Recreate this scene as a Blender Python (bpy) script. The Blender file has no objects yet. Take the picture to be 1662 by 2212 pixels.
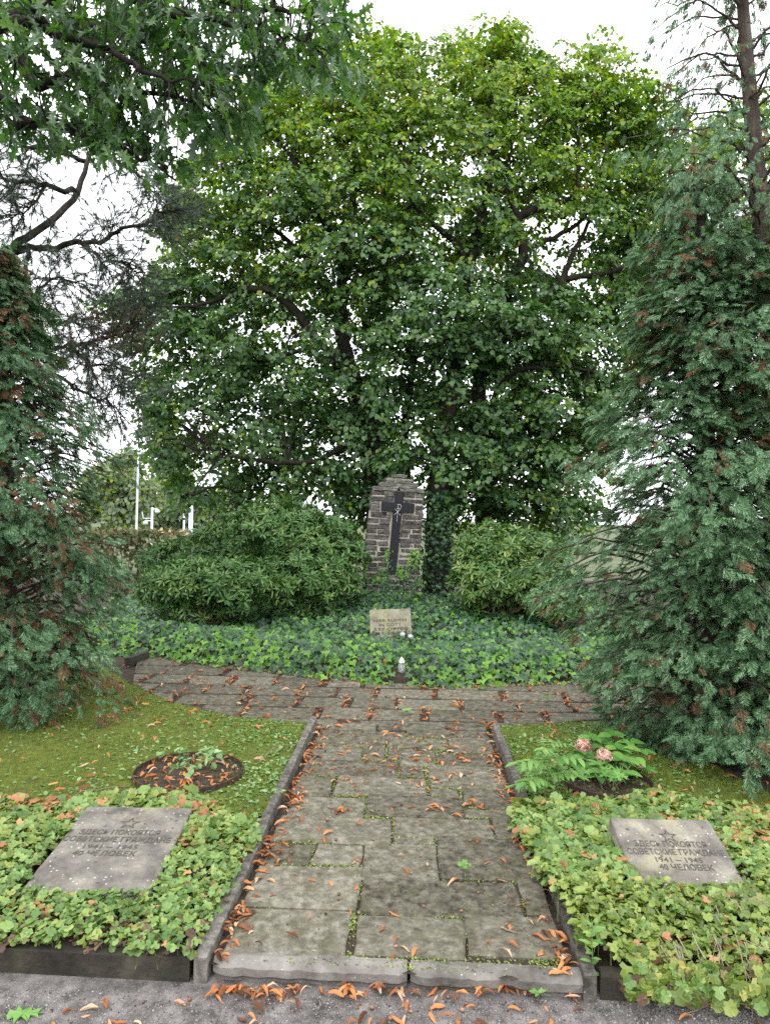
import bpy, math, random
import numpy as np
from mathutils import Vector, Matrix

random.seed(11)
rng = np.random.default_rng(11)
S = bpy.context.scene
COL = S.collection

# ------------------------------------------------------------------ camera
CAM_H = 1.65
FPX = 1500.0                       # focal length for a 1662 x 2212 frame
cd = bpy.data.cameras.new('camera')
cam = bpy.data.objects.new('camera', cd)
COL.objects.link(cam)
cd.sensor_fit = 'VERTICAL'
cd.sensor_height = 36.0
cd.lens = FPX / 2212.0 * 36.0
cd.clip_start = 0.05
cd.clip_end = 2000
CM = (Matrix.Translation((0, 0, CAM_H)) @ Matrix.Rotation(math.radians(90.53), 4, 'X')
      @ Matrix.Rotation(math.radians(1.3), 4, 'Z'))
cam.matrix_world = CM
S.camera = cam

# ------------------------------------------------------------------ sky and sun
W = bpy.data.worlds.new('World')
S.world = W
W.use_nodes = True
wn, wl = W.node_tree.nodes, W.node_tree.links
bg = wn['Background']
sky = wn.new('ShaderNodeTexSky')
sky.sky_type = 'NISHITA'
sky.sun_disc = False
SUN_EL, SUN_AZ = math.radians(58), math.radians(200)
sky.sun_elevation = SUN_EL
sky.sun_rotation = SUN_AZ
sky.dust_density = 4
hs = wn.new('ShaderNodeHueSaturation')
hs.inputs['Saturation'].default_value = 0.12
mx = wn.new('ShaderNodeMix')
mx.data_type = 'RGBA'
mx.inputs[0].default_value = 0.86            # a closed white cloud cover over the clear sky
mx.inputs[7].default_value = (14.3, 14.6, 15.2, 1)
wl.new(sky.outputs[0], hs.inputs['Color'])
wl.new(hs.outputs[0], mx.inputs[6])
wl.new(mx.outputs[2], bg.inputs['Color'])
bg.inputs['Strength'].default_value = 0.12
sd = bpy.data.lights.new('sun', 'SUN')
sd.energy = 0.9
sd.angle = math.radians(25)
sd.color = (1.0, 0.97, 0.92)
sun = bpy.data.objects.new('sun', sd)
COL.objects.link(sun)
sdir = Vector((math.sin(SUN_AZ) * math.cos(SUN_EL), math.cos(SUN_AZ) * math.cos(SUN_EL), math.sin(SUN_EL)))
sun.rotation_euler = sdir.to_track_quat('Z', 'Y').to_euler()

S.view_settings.view_transform = 'Standard'
S.view_settings.look = 'None'
S.view_settings.exposure = 0.86
S.view_settings.gamma = 1.0
S.view_settings.use_curve_mapping = False
S.render.engine = 'CYCLES'
S.cycles.max_bounces = 10
S.cycles.diffuse_bounces = 7
S.cycles.transmission_bounces = 5
S.cycles.use_denoising = False


# ------------------------------------------------------------------ survey helpers
def at(X, Y, d):
    """the place seen at (X, Y) of the 1662 x 2212 frame, d metres in front of the camera"""
    return CM @ Vector(((X - 831) / FPX * d, -(Y - 1106) / FPX * d, -d))


def gnd(X, Y, z=0.0):
    o = CM.translation
    v = at(X, Y, 1.0) - o
    return o + v * ((z - o.z) / v.z)


def arr(p):
    return np.array([tuple(q) for q in p], dtype=float)


# ------------------------------------------------------------------ mesh helpers
def tri_mesh(name, V, T, mi=None, smooth=False):
    V = np.ascontiguousarray(V, dtype=np.float32)
    T = np.ascontiguousarray(T, dtype=np.int32)
    me = bpy.data.meshes.new(name)
    me.vertices.add(len(V))
    me.vertices.foreach_set('co', V.ravel())
    me.loops.add(T.size)
    me.loops.foreach_set('vertex_index', T.ravel())
    me.polygons.add(len(T))
    me.polygons.foreach_set('loop_start', np.arange(0, T.size, 3, dtype=np.int32))
    if mi is not None:
        me.polygons.foreach_set('material_index', np.ascontiguousarray(mi, dtype=np.int32))
    me.polygons.foreach_set('use_smooth', np.full(len(T), smooth, dtype=bool))
    me.update(calc_edges=True)
    me.validate()
    return me


class MB:
    """collects pieces of ONE part"""
    def __init__(self):
        self.V, self.T, self.M, self.n = [], [], [], 0

    def add(self, V, T, m=0):
        V = np.asarray(V, dtype=float)
        T = np.asarray(T, dtype=int)
        if len(V) == 0 or len(T) == 0:
            return
        self.V.append(V)
        self.T.append(T + self.n)
        self.M.append(np.full(len(T), m) if np.isscalar(m) else np.asarray(m))
        self.n += len(V)

    def build(self, name, mats, parent=None, smooth=False, kind=None, loc=None):
        V = np.concatenate(self.V)
        off = np.zeros(3)
        if parent is not None:
            off = np.array(ROOT[parent.name])
        elif loc is not None:
            off = np.array(tuple(loc))
        me = tri_mesh(name, V - off, np.concatenate(self.T), np.concatenate(self.M), smooth)
        for m in (mats if isinstance(mats, (list, tuple)) else [mats]):
            me.materials.append(m)
        o = bpy.data.objects.new(name, me)
        COL.objects.link(o)
        if parent is not None:
            o.parent = parent
            ROOT[o.name] = tuple(off)
        else:
            o.location = off
            ROOT[o.name] = tuple(off)
        if kind:
            o['kind'] = kind
        return o


ROOT = {}


def tag(o, label=None, cat=None, group=None, kind=None):
    if label: o['label'] = label
    if cat: o['category'] = cat
    if group: o['group'] = group
    if kind: o['kind'] = kind
    return o


def thing(name, loc, label, cat, group=None):
    o = bpy.data.objects.new(name, None)
    o.empty_display_size = 0.1
    o.location = loc
    COL.objects.link(o)
    ROOT[o.name] = tuple(loc)
    return tag(o, label, cat, group)


def shared(name, mesh, M, parent=None):
    """an object of its own on shared mesh data; M is where it stands"""
    o = bpy.data.objects.new(name, mesh)
    COL.objects.link(o)
    if parent is not None:
        o.parent = parent
        o.matrix_basis = Matrix.Translation(-Vector(ROOT[parent.name])) @ M
    else:
        o.matrix_basis = M
    return o


def mat4(R, p, s=1.0):
    s = np.broadcast_to(np.asarray(s, dtype=float), (3,))
    return Matrix([[R[0][0] * s[0], R[0][1] * s[1], R[0][2] * s[2], p[0]],
                   [R[1][0] * s[0], R[1][1] * s[1], R[1][2] * s[2], p[1]],
                   [R[2][0] * s[0], R[2][1] * s[1], R[2][2] * s[2], p[2]], [0, 0, 0, 1]])


def unit(v):
    v = np.asarray(v, dtype=float)
    return v / np.maximum(np.linalg.norm(v, axis=-1, keepdims=True), 1e-9)


def frames(d, n):
    y = unit(d)
    x = np.cross(y, n)
    bad = np.linalg.norm(x, axis=-1) < 1e-4
    x[bad] = np.cross(y[bad], [0.31, 0.77, 0.55])
    x = unit(x)
    z = np.cross(x, y)
    return np.stack([x, y, z], axis=-1)


def scatter(mb, tmpls, pos, R, s, m=0, pick=None):
    """place leaf shapes; tmpls list of (V, T)"""
    pos = np.asarray(pos, dtype=float)
    n = len(pos)
    if n == 0:
        return
    s = np.asarray(s, dtype=float)
    if s.ndim == 1:
        s = np.repeat(s[:, None], 3, 1)
    m = np.broadcast_to(np.asarray(m), (n,))
    if pick is None:
        pick = rng.integers(0, len(tmpls), n)
    for k, (V, T) in enumerate(tmpls):
        i = np.nonzero(pick == k)[0]
        if not len(i):
            continue
        P = np.einsum('nij,nvj->nvi', R[i], V[None] * s[i][:, None, :]) + pos[i][:, None, :]
        TT = T[None] + (np.arange(len(i)) * len(V))[:, None, None]
        mb.add(P.reshape(-1, 3), TT.reshape(-1, 3), np.repeat(m[i], len(T)))


def tube(pts, rad, sides=6):
    P = np.asarray([tuple(p) for p in pts], dtype=float)
    r = np.broadcast_to(np.asarray(rad, dtype=float), (len(P),))
    t = np.gradient(P, axis=0)
    t = unit(t)
    ref = np.array([0.2, 0.9, 0.1]) if abs(t[0][2]) > 0.5 else np.array([0.1, 0.15, 1.0])
    x = unit(np.cross(t, ref))
    y = np.cross(t, x)
    a = np.linspace(0, 2 * np.pi, sides, endpoint=False)
    V = P[:, None] + r[:, None, None] * (np.cos(a)[None, :, None] * x[:, None] + np.sin(a)[None, :, None] * y[:, None])
    T = []
    for i in range(len(P) - 1):
        for j in range(sides):
            q = (j + 1) % sides
            T += [(i * sides + j, i * sides + q, (i + 1) * sides + q), (i * sides + j, (i + 1) * sides + q, (i + 1) * sides + j)]
    V = V.reshape(-1, 3)
    n = len(V)
    V = np.vstack([V, P[-1]])
    T += [((len(P) - 1) * sides + j, (len(P) - 1) * sides + (j + 1) % sides, n) for j in range(sides)]
    return V, np.array(T)


def smooth_path(pts, n=4, jit=0.0):
    """Catmull-Rom through the points"""
    P = np.asarray([tuple(p) for p in pts], dtype=float)
    Q = np.vstack([2 * P[0] - P[1], P, 2 * P[-1] - P[-2]])
    out = []
    for i in range(1, len(Q) - 2):
        for k in range(n):
            t = k / n
            out.append(0.5 * (2 * Q[i] + (Q[i + 1] - Q[i - 1]) * t + (2 * Q[i - 1] - 5 * Q[i] + 4 * Q[i + 1] - Q[i + 2]) * t * t
                              + (3 * Q[i] - Q[i - 1] - 3 * Q[i + 1] + Q[i + 2]) * t ** 3))
    out.append(P[-1])
    out = np.array(out)
    if jit:
        out[1:-1] += rng.normal(0, jit, out[1:-1].shape)
    return out


def lathe(prof, c, n=16):
    """prof: list of (r, z)"""
    a = np.linspace(0, 2 * np.pi, n, endpoint=False)
    V = np.array([[c[0] + r * math.cos(t), c[1] + r * math.sin(t), c[2] + z] for r, z in prof for t in a])
    T = []
    for i in range(len(prof) - 1):
        for j in range(n):
            q = (j + 1) % n
            T += [(i * n + j, i * n + q, (i + 1) * n + q), (i * n + j, (i + 1) * n + q, (i + 1) * n + j)]
    return V, np.array(T)


def prism(outline, z0, z1, ch=0.006, O=(0, 0, 0), A=(1, 0, 0), B=(0, 1, 0), C=(0, 0, 1), top_j=0.0):
    """a piece of stone: outline in the plane A, B; from z0 to z1 along C with a worn chamfered face"""
    P = np.asarray(outline, dtype=float)
    n = len(P)
    c = P.mean(0)
    d = c - P
    L = np.linalg.norm(d, axis=1, keepdims=True)
    inn = P + d / L * ch * 1.3
    zt = z1 + rng.normal(0, top_j, n) if top_j else np.full(n, z1)
    ring = lambda Q, z: np.column_stack([Q, np.broadcast_to(z, (n,))])
    L3 = np.vstack([ring(P, z0), ring(P, z1 - ch), ring(inn, zt), [[c[0], c[1], z1]]])
    T = []
    for j in range(n):
        q = (j + 1) % n
        for k in (0, 1):
            T += [(k * n + j, k * n + q, (k + 1) * n + q), (k * n + j, (k + 1) * n + q, (k + 1) * n + j)]
        T.append((2 * n + j, 2 * n + q, 3 * n))
    M = np.array([A, B, C], dtype=float)
    return L3 @ M + np.array(tuple(O)), np.array(T)


def ragged(x0, y0, x1, y1, n=2, j=0.006):
    """a rectangle with uneven sides, counter-clockwise"""
    pts = []
    for (ax, ay), (bx, by) in (((x0, y0), (x1, y0)), ((x1, y0), (x1, y1)), ((x1, y1), (x0, y1)), ((x0, y1), (x0, y0))):
        for k in range(n + 1):
            t = k / (n + 1)
            pts.append((ax + (bx - ax) * t + random.gauss(0, j), ay + (by - ay) * t + random.gauss(0, j)))
    return pts


def box(mb, a, b, O=(0, 0, 0), A=(1, 0, 0), B=(0, 1, 0), C=(0, 0, 1), m=0):
    V = np.array([[x, y, z] for x in (a[0], b[0]) for y in (a[1], b[1]) for z in (a[2], b[2])], dtype=float)
    F = [(0, 1, 3, 2), (4, 6, 7, 5), (0, 4, 5, 1), (2, 3, 7, 6), (0, 2, 6, 4), (1, 5, 7, 3)]
    T = [t for f in F for t in ((f[0], f[1], f[2]), (f[0], f[2], f[3]))]
    mb.add(V @ np.array([A, B, C], dtype=float) + np.array(tuple(O)), T, m)


def in_poly(x, y, poly):
    x, y = np.asarray(x), np.asarray(y)
    r = np.zeros(x.shape, bool)
    n = len(poly)
    for i in range(n):
        (x0, y0), (x1, y1) = poly[i], poly[(i + 1) % n]
        c = ((y0 > y) != (y1 > y)) & (x < (x1 - x0) * (y - y0) / (y1 - y0 + 1e-12) + x0)
        r ^= c
    return r


def vnoise(x, y, seed=0.0):
    """cheap smooth 2-D noise in -1..1"""
    x, y = np.asarray(x, float), np.asarray(y, float)
    r = 0
    for k in range(1, 5):
        a = seed * 1.7 + k * 2.4
        r = r + np.sin(x * math.cos(a) * k + y * math.sin(a) * k + seed * 3.1 + k * 1.3) * np.sin(
            x * math.cos(a + 1.1) * k * 0.7 - y * math.sin(a + 1.1) * k * 0.9 + k * 5.1 + seed) / (0.6 + 0.4 * k)
    return r / 2.2


# ------------------------------------------------------------------ materials
def new_mat(name):
    m = bpy.data.materials.new(name)
    m.use_nodes = True
    nt = m.node_tree
    for n in list(nt.nodes):
        nt.nodes.remove(n)
    out = nt.nodes.new('ShaderNodeOutputMaterial')
    return m, nt, out


def ramp(nt, fac, stops, interp='LINEAR'):
    r = nt.nodes.new('ShaderNodeValToRGB')
    r.color_ramp.interpolation = interp
    e = r.color_ramp.elements
    while len(e) > 1:
        e.remove(e[0])
    e[0].position = stops[0][0]
    e[0].color = (*stops[0][1], 1)
    for p, c in stops[1:]:
        q = e.new(p)
        q.color = (*c, 1)
    nt.links.new(fac, r.inputs[0])
    return r.outputs[0]


def mathn(nt, op, a, b=None):
    n = nt.nodes.new('ShaderNodeMath')
    n.operation = op
    for i, v in enumerate((a, b)):
        if v is None:
            continue
        if isinstance(v, (int, float)):
            n.inputs[i].default_value = v
        else:
            nt.links.new(v, n.inputs[i])
    return n.outputs[0]


def noise_tex(nt, scale, detail=4, rough=0.6, vec=None, stretch=None):
    if vec is None:
        g = nt.nodes.new('ShaderNodeNewGeometry')
        vec = g.outputs['Position']
    if stretch:
        mp = nt.nodes.new('ShaderNodeMapping')
        mp.inputs['Scale'].default_value = stretch
        nt.links.new(vec, mp.inputs['Vector'])
        vec = mp.outputs[0]
    n = nt.nodes.new('ShaderNodeTexNoise')
    n.inputs['Scale'].default_value = scale
    n.inputs['Detail'].default_value = detail
    n.inputs['Roughness'].default_value = rough
    nt.links.new(vec, n.inputs['Vector'])
    return n.outputs['Fac']


def leaf_mat(name, stops, rough=0.45, spec=0.5, trans=0.35, tcol=(1.25, 1.35, 0.55), nscale=1.3, nw=0.4):
    m, nt, out = new_mat(name)
    g = nt.nodes.new('ShaderNodeNewGeometry')
    oi = nt.nodes.new('ShaderNodeObjectInfo')
    r = mathn(nt, 'FRACT', mathn(nt, 'ADD', g.outputs['Random Per Island'], oi.outputs['Random']))
    nz = noise_tex(nt, nscale, 2)
    nz = mathn(nt, 'MULTIPLY', mathn(nt, 'SUBTRACT', nz, 0.5), 2.2)
    f = mathn(nt, 'ADD', mathn(nt, 'MULTIPLY', r, 1 - nw * 0.5), mathn(nt, 'MULTIPLY', nz, nw))
    col = ramp(nt, f, stops)
    p = nt.nodes.new('ShaderNodeBsdfPrincipled')
    p.inputs['Roughness'].default_value = rough
    p.inputs['Specular IOR Level'].default_value = spec
    nt.links.new(col, p.inputs['Base Color'])
    if trans > 0:
        t = nt.nodes.new('ShaderNodeBsdfTranslucent')
        mc = nt.nodes.new('ShaderNodeMix')
        mc.data_type = 'RGBA'
        mc.blend_type = 'MULTIPLY'
        mc.inputs[0].default_value = 1
        mc.inputs[7].default_value = (*tcol, 1)
        nt.links.new(col, mc.inputs[6])
        nt.links.new(mc.outputs[2], t.inputs['Color'])
        ms = nt.nodes.new('ShaderNodeMixShader')
        ms.inputs[0].default_value = trans
        nt.links.new(p.outputs[0], ms.inputs[1])
        nt.links.new(t.outputs[0], ms.inputs[2])
        nt.links.new(ms.outputs[0], out.inputs[0])
    else:
        nt.links.new(p.outputs[0], out.inputs[0])
    return m


def solid_mat(name, stops, scale=8, detail=6, rough=0.85, bump=0.3, bscale=60, spots=None, objvar=0.0, second=None, stretch=None,
              metallic=0.0, spec=0.3, bdist=0.01):
    """stone, soil, bark ... : two scales of mottling, relief, optional pale or dark spots"""
    m, nt, out = new_mat(name)
    f = noise_tex(nt, scale, detail, 0.65, stretch=stretch)
    if objvar:
        oi = nt.nodes.new('ShaderNodeObjectInfo')
        f = mathn(nt, 'ADD', f, mathn(nt, 'MULTIPLY', mathn(nt, 'SUBTRACT', oi.outputs['Random'], 0.5), objvar))
    col = ramp(nt, f, stops)
    if second:
        sc, lo, hi, c2 = second
        f2 = noise_tex(nt, sc, 5, 0.6)
        k = ramp(nt, f2, [(lo, (0, 0, 0)), (hi, (1, 1, 1))])
        mxx = nt.nodes.new('ShaderNodeMix')
        mxx.data_type = 'RGBA'
        nt.links.new(k, mxx.inputs[0])
        nt.links.new(col, mxx.inputs[6])
        mxx.inputs[7].default_value = (*c2, 1)
        col = mxx.outputs[2]
    for sp in (spots or []):
        sc, thr, c2, sparse = sp
        g = nt.nodes.new('ShaderNodeNewGeometry')
        wob = nt.nodes.new('ShaderNodeVectorMath')
        wob.operation = 'MULTIPLY_ADD'
        nn = nt.nodes.new('ShaderNodeTexNoise')
        nn.inputs['Scale'].default_value = sc * 1.7
        nt.links.new(g.outputs['Position'], nn.inputs['Vector'])
        nt.links.new(nn.outputs['Color'], wob.inputs[0])
        wob.inputs[1].default_value = (0.45 / sc,) * 3
        nt.links.new(g.outputs['Position'], wob.inputs[2])
        v = nt.nodes.new('ShaderNodeTexVoronoi')
        v.inputs['Scale'].default_value = sc
        nt.links.new(wob.outputs[0], v.inputs['Vector'])
        near = mathn(nt, 'LESS_THAN', v.outputs['Distance'], thr)
        sep = nt.nodes.new('ShaderNodeSeparateColor')
        nt.links.new(v.outputs['Color'], sep.inputs[0])
        k = mathn(nt, 'MULTIPLY', near, mathn(nt, 'LESS_THAN', sep.outputs[0], sparse))
        mxx = nt.nodes.new('ShaderNodeMix')
        mxx.data_type = 'RGBA'
        nt.links.new(mathn(nt, 'MULTIPLY', k, 0.8), mxx.inputs[0])
        nt.links.new(col, mxx.inputs[6])
        mxx.inputs[7].default_value = (*c2, 1)
        col = mxx.outputs[2]
    p = nt.nodes.new('ShaderNodeBsdfPrincipled')
    p.inputs['Roughness'].default_value = rough
    p.inputs['Metallic'].default_value = metallic
    p.inputs['Specular IOR Level'].default_value = spec
    nt.links.new(col, p.inputs['Base Color'])
    if bump:
        b = nt.nodes.new('ShaderNodeBump')
        b.inputs['Strength'].default_value = bump
        b.inputs['Distance'].default_value = bdist
        nt.links.new(noise_tex(nt, bscale, 6, 0.7, stretch=stretch), b.inputs['Height'])
        nt.links.new(b.outputs[0], p.inputs['Normal'])
    nt.links.new(p.outputs[0], out.inputs[0])
    return m


M = {}
M['gravel'] = solid_mat('gritty_gravel', [(0.32, (0.045, 0.041, 0.038)), (0.46, (0.115, 0.105, 0.098)), (0.60, (0.195, 0.178, 0.168)), (0.75, (0.30, 0.275, 0.26))], 14, 15, 0.92, 0.8, 260,
                        spots=[(210, 0.30, (0.40, 0.36, 0.34), 0.3), (120, 0.22, (0.05, 0.045, 0.04), 0.25)], bdist=0.008)
M['earth'] = solid_mat('dark_earth', [(0.3, (0.016, 0.013, 0.010)), (0.55, (0.05, 0.037, 0.026)), (0.75, (0.11, 0.075, 0.05))], 22, 8, 0.95, 0.8, 120)
M['field'] = solid_mat('rough_grass', [(0.3, (0.04, 0.06, 0.02)), (0.7, (0.10, 0.12, 0.05))], 0.6, 8, 0.9, 0.5, 20)
M['slab'] = solid_mat('worn_sandstone', [(0.28, (0.030, 0.027, 0.018)), (0.43, (0.090, 0.082, 0.058)), (0.57, (0.150, 0.138, 0.102)), (0.74, (0.26, 0.245, 0.195))], 24, 14, 0.8, 0.7, 170, objvar=0.17,
                      second=(7.0, 0.52, 0.80, (0.070, 0.068, 0.030)), spots=[(90, 0.16, (0.36, 0.34, 0.29), 0.12), (70, 0.17, (0.018, 0.014, 0.01), 0.3), (160, 0.25, (0.20, 0.19, 0.15), 0.2)], bdist=0.008)
M['step'] = solid_mat('grey_step_stone', [(0.3, (0.07, 0.062, 0.055)), (0.5, (0.17, 0.155, 0.14)), (0.75, (0.30, 0.28, 0.26))], 6, 9, 0.85, 0.7, 70, objvar=0.1,
                      spots=[(60, 0.15, (0.5, 0.48, 0.45), 0.15)], bdist=0.01)
M['kerb'] = solid_mat('kerb_concrete', [(0.3, (0.04, 0.036, 0.030)), (0.5, (0.105, 0.096, 0.082)), (0.72, (0.22, 0.205, 0.18))], 26, 9, 0.9, 0.6, 170, objvar=0.2,
                      spots=[(80, 0.2, (0.34, 0.33, 0.30), 0.25)])
M['kerb_dark'] = solid_mat('dark_kerb_stone', [(0.3, (0.012, 0.011, 0.009)), (0.55, (0.045, 0.038, 0.028)), (0.8, (0.11, 0.10, 0.07))], 6, 9, 0.95, 0.9, 45,
                           second=(4, 0.62, 0.78, (0.06, 0.065, 0.02)), bdist=0.015)
M['plate'] = solid_mat('lichened_grave_plate', [(0.27, (0.06, 0.053, 0.047)), (0.45, (0.14, 0.127, 0.110)), (0.58, (0.20, 0.184, 0.155)), (0.72, (0.31, 0.29, 0.225))], 8, 13, 0.85, 0.5, 150, objvar=0.05,
                       second=(3.1, 0.52, 0.72, (0.31, 0.29, 0.19)),
                       spots=[(48, 0.2, (0.52, 0.51, 0.47), 0.28), (27, 0.22, (0.06, 0.055, 0.055), 0.25), (130, 0.25, (0.07, 0.065, 0.06), 0.3)])
M['plaque'] = solid_mat('mossy_plaque_stone', [(0.3, (0.11, 0.10, 0.08)), (0.5, (0.24, 0.22, 0.16)), (0.72, (0.36, 0.34, 0.28))], 7, 9, 0.85, 0.5, 90,
                        second=(3.3, 0.45, 0.65, (0.23, 0.24, 0.10)), spots=[(40, 0.2, (0.07, 0.065, 0.05), 0.35), (45, 0.16, (0.55, 0.54, 0.48), 0.2)])
M['letters'] = solid_mat('lettering_grime_shade', [(0.3, (0.045, 0.04, 0.03)), (0.7, (0.10, 0.092, 0.072))], 40, 5, 0.95, 0.2, 150)  # grime tone that also paints in the shade of cut letters
M['rubble'] = solid_mat('dark_rubble_stone', [(0.28, (0.025, 0.023, 0.021)), (0.5, (0.088, 0.081, 0.075)), (0.75, (0.20, 0.188, 0.175))], 16, 9, 0.9, 1.0, 60, objvar=0.16,
                        spots=[(60, 0.2, (0.36, 0.35, 0.34), 0.16), (34, 0.2, (0.30, 0.29, 0.27), 0.1)], bdist=0.02)
M['capstone'] = solid_mat('grey_cap_stone', [(0.28, (0.06, 0.058, 0.05)), (0.5, (0.155, 0.148, 0.13)), (0.75, (0.30, 0.29, 0.26))], 13, 9, 0.9, 1.0, 60, objvar=0.1,
                          second=(5, 0.55, 0.75, (0.16, 0.16, 0.09)), bdist=0.02)
M['mortar'] = solid_mat('pale_mortar', [(0.3, (0.28, 0.25, 0.20)), (0.7, (0.50, 0.46, 0.39))], 20, 7, 0.95, 0.6, 90, second=(6, 0.6, 0.8, (0.15, 0.14, 0.12)))
M['granite'] = solid_mat('black_granite', [(0.3, (0.006, 0.0065, 0.008)), (0.7, (0.018, 0.02, 0.024))], 40, 6, 0.5, 0.05, 100,
                         spots=[(190, 0.20, (0.16, 0.17, 0.18), 0.22)], spec=0.25)
M['inlay'] = solid_mat('pale_metal_inlay', [(0.3, (0.5, 0.5, 0.5)), (0.7, (0.62, 0.62, 0.62))], 30, 2, 0.5, 0.0)
M['bark'] = solid_mat('dark_bark', [(0.3, (0.010, 0.008, 0.006)), (0.6, (0.035, 0.028, 0.021)), (0.85, (0.07, 0.06, 0.045))], 14, 8, 0.95, 1.0, 30, stretch=(1, 1, 0.22), bdist=0.03)
M['bark_grey'] = solid_mat('grey_brown_bark', [(0.3, (0.025, 0.020, 0.017)), (0.55, (0.085, 0.066, 0.055)), (0.8, (0.17, 0.14, 0.12))], 13, 8, 0.95, 1.0, 34, stretch=(1, 1, 0.3), bdist=0.02,
                           spots=[(14, 0.16, (0.015, 0.012, 0.010), 0.3)])
M['twig'] = solid_mat('dry_twig', [(0.3, (0.14, 0.11, 0.08)), (0.7, (0.30, 0.25, 0.19))], 25, 3, 0.9, 0.0)
M['stem'] = solid_mat('brown_stem', [(0.3, (0.05, 0.035, 0.02)), (0.7, (0.13, 0.085, 0.045))], 20, 3, 0.8, 0.0)
M['green_stem'] = solid_mat('green_stem', [(0.3, (0.10, 0.14, 0.03)), (0.7, (0.18, 0.22, 0.07))], 20, 3, 0.7, 0.0)
M['rust'] = solid_mat('rusted_steel', [(0.3, (0.035, 0.022, 0.018)), (0.6, (0.085, 0.052, 0.042)), (0.8, (0.15, 0.09, 0.065))], 30, 6, 0.8, 0.4, 90, metallic=0.3)
M['lamp_metal'] = solid_mat('galvanised_metal', [(0.3, (0.55, 0.57, 0.62)), (0.7, (0.68, 0.70, 0.74))], 3, 3, 0.5, 0.0, metallic=0.2)
M['lamp_dark'] = solid_mat('lamp_housing', [(0.3, (0.10, 0.10, 0.11)), (0.7, (0.16, 0.16, 0.17))], 3, 3, 0.5, 0.0)
M['silver'] = solid_mat('silver_cap', [(0.3, (0.45, 0.45, 0.46)), (0.7, (0.62, 0.62, 0.63))], 60, 3, 0.3, 0.0, metallic=0.85)
M['wax'] = solid_mat('yellow_wax', [(0.3, (0.55, 0.30, 0.06)), (0.7, (0.65, 0.40, 0.10))], 20, 3, 0.5, 0.0)
M['pot'] = solid_mat('grey_plastic_pot', [(0.3, (0.10, 0.11, 0.11)), (0.7, (0.24, 0.25, 0.24))], 14, 4, 0.6, 0.1)
M['ribbon'] = solid_mat('turquoise_ribbon', [(0.3, (0.05, 0.28, 0.24)), (0.7, (0.12, 0.42, 0.36))], 20, 3, 0.4, 0.0)

m, nt, out = new_mat('lantern_glass')
p = nt.nodes.new('ShaderNodeBsdfPrincipled')
p.inputs['Base Color'].default_value = (0.86, 0.92, 0.88, 1)
p.inputs['Roughness'].default_value = 0.08
p.inputs['Transmission Weight'].default_value = 0.8
p.inputs['IOR'].default_value = 1.2
nt.links.new(p.outputs[0], out.inputs[0])
M['glass'] = m

M['linden'] = leaf_mat('linden_leaf', [(0.0, (0.034, 0.085, 0.030)), (0.45, (0.066, 0.150, 0.044)), (0.8, (0.115, 0.215, 0.044)), (1.0, (0.18, 0.27, 0.035))], 0.42, 0.5, 0.38)
M['linden_top'] = leaf_mat('linden_leaf_yellow_lit', [(0.0, (0.075, 0.165, 0.022)), (0.4, (0.15, 0.265, 0.024)), (0.75, (0.27, 0.37, 0.030)), (0.95, (0.40, 0.40, 0.03)), (1.0, (0.42, 0.27, 0.04))], 0.45, 0.45, 0.42)  # yellowing upper leaves, with the light on the crown top painted in
M['linden_backlit'] = leaf_mat('linden_leaf_backlit', [(0.0, (0.07, 0.15, 0.018)), (0.5, (0.13, 0.23, 0.02)), (1.0, (0.24, 0.31, 0.022))], 0.5, 0.3, 0.62)  # leaves deep in the crown, backlight put into their colour
M['bract'] = leaf_mat('linden_seed_bract', [(0.0, (0.20, 0.12, 0.035)), (0.5, (0.33, 0.19, 0.05)), (1.0, (0.42, 0.30, 0.08))], 0.6, 0.3, 0.3)
M['oak'] = leaf_mat('oak_leaf', [(0.0, (0.036, 0.085, 0.036)), (0.5, (0.068, 0.142, 0.046)), (0.85, (0.115, 0.21, 0.036)), (1.0, (0.17, 0.28, 0.03))], 0.33, 0.6, 0.42, tcol=(1.2, 1.6, 0.4))
M['cypress'] = leaf_mat('cypress_spray', [(0.0, (0.034, 0.078, 0.028)), (0.35, (0.070, 0.150, 0.062)), (0.6, (0.115, 0.215, 0.105)), (0.85, (0.19, 0.31, 0.18)), (1.0, (0.25, 0.32, 0.10))], 0.6, 0.3, 0.18, nscale=5, nw=0.5)
M['cypress_brown'] = leaf_mat('cypress_dead_spray', [(0.0, (0.055, 0.038, 0.020)), (0.5, (0.14, 0.078, 0.042)), (0.85, (0.25, 0.135, 0.07)), (1.0, (0.36, 0.21, 0.13))], 0.8, 0.2, 0.15)
M['rhodo'] = leaf_mat('rhododendron_leaf', [(0.0, (0.036, 0.092, 0.024)), (0.5, (0.076, 0.170, 0.042)), (0.85, (0.135, 0.245, 0.06)), (0.97, (0.15, 0.22, 0.06)), (1.0, (0.34, 0.27, 0.05))], 0.45, 0.4, 0.15)
M['rhodo_light'] = leaf_mat('rhododendron_leaf_pale', [(0.0, (0.05, 0.115, 0.025)), (0.5, (0.11, 0.20, 0.042)), (0.85, (0.20, 0.30, 0.07)), (1.0, (0.35, 0.32, 0.06))], 0.38, 0.5, 0.15)
M['ivy'] = leaf_mat('ivy_leaf', [(0.0, (0.014, 0.044, 0.022)), (0.45, (0.032, 0.092, 0.036)), (0.75, (0.065, 0.17, 0.036)), (1.0, (0.15, 0.30, 0.04))], 0.38, 0.5, 0.18, nscale=9.0, nw=0.3)
M['ivy_young'] = leaf_mat('ivy_young_leaf', [(0.0, (0.07, 0.19, 0.025)), (0.5, (0.15, 0.32, 0.035)), (1.0, (0.25, 0.42, 0.07))], 0.45, 0.4, 0.3)
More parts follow.
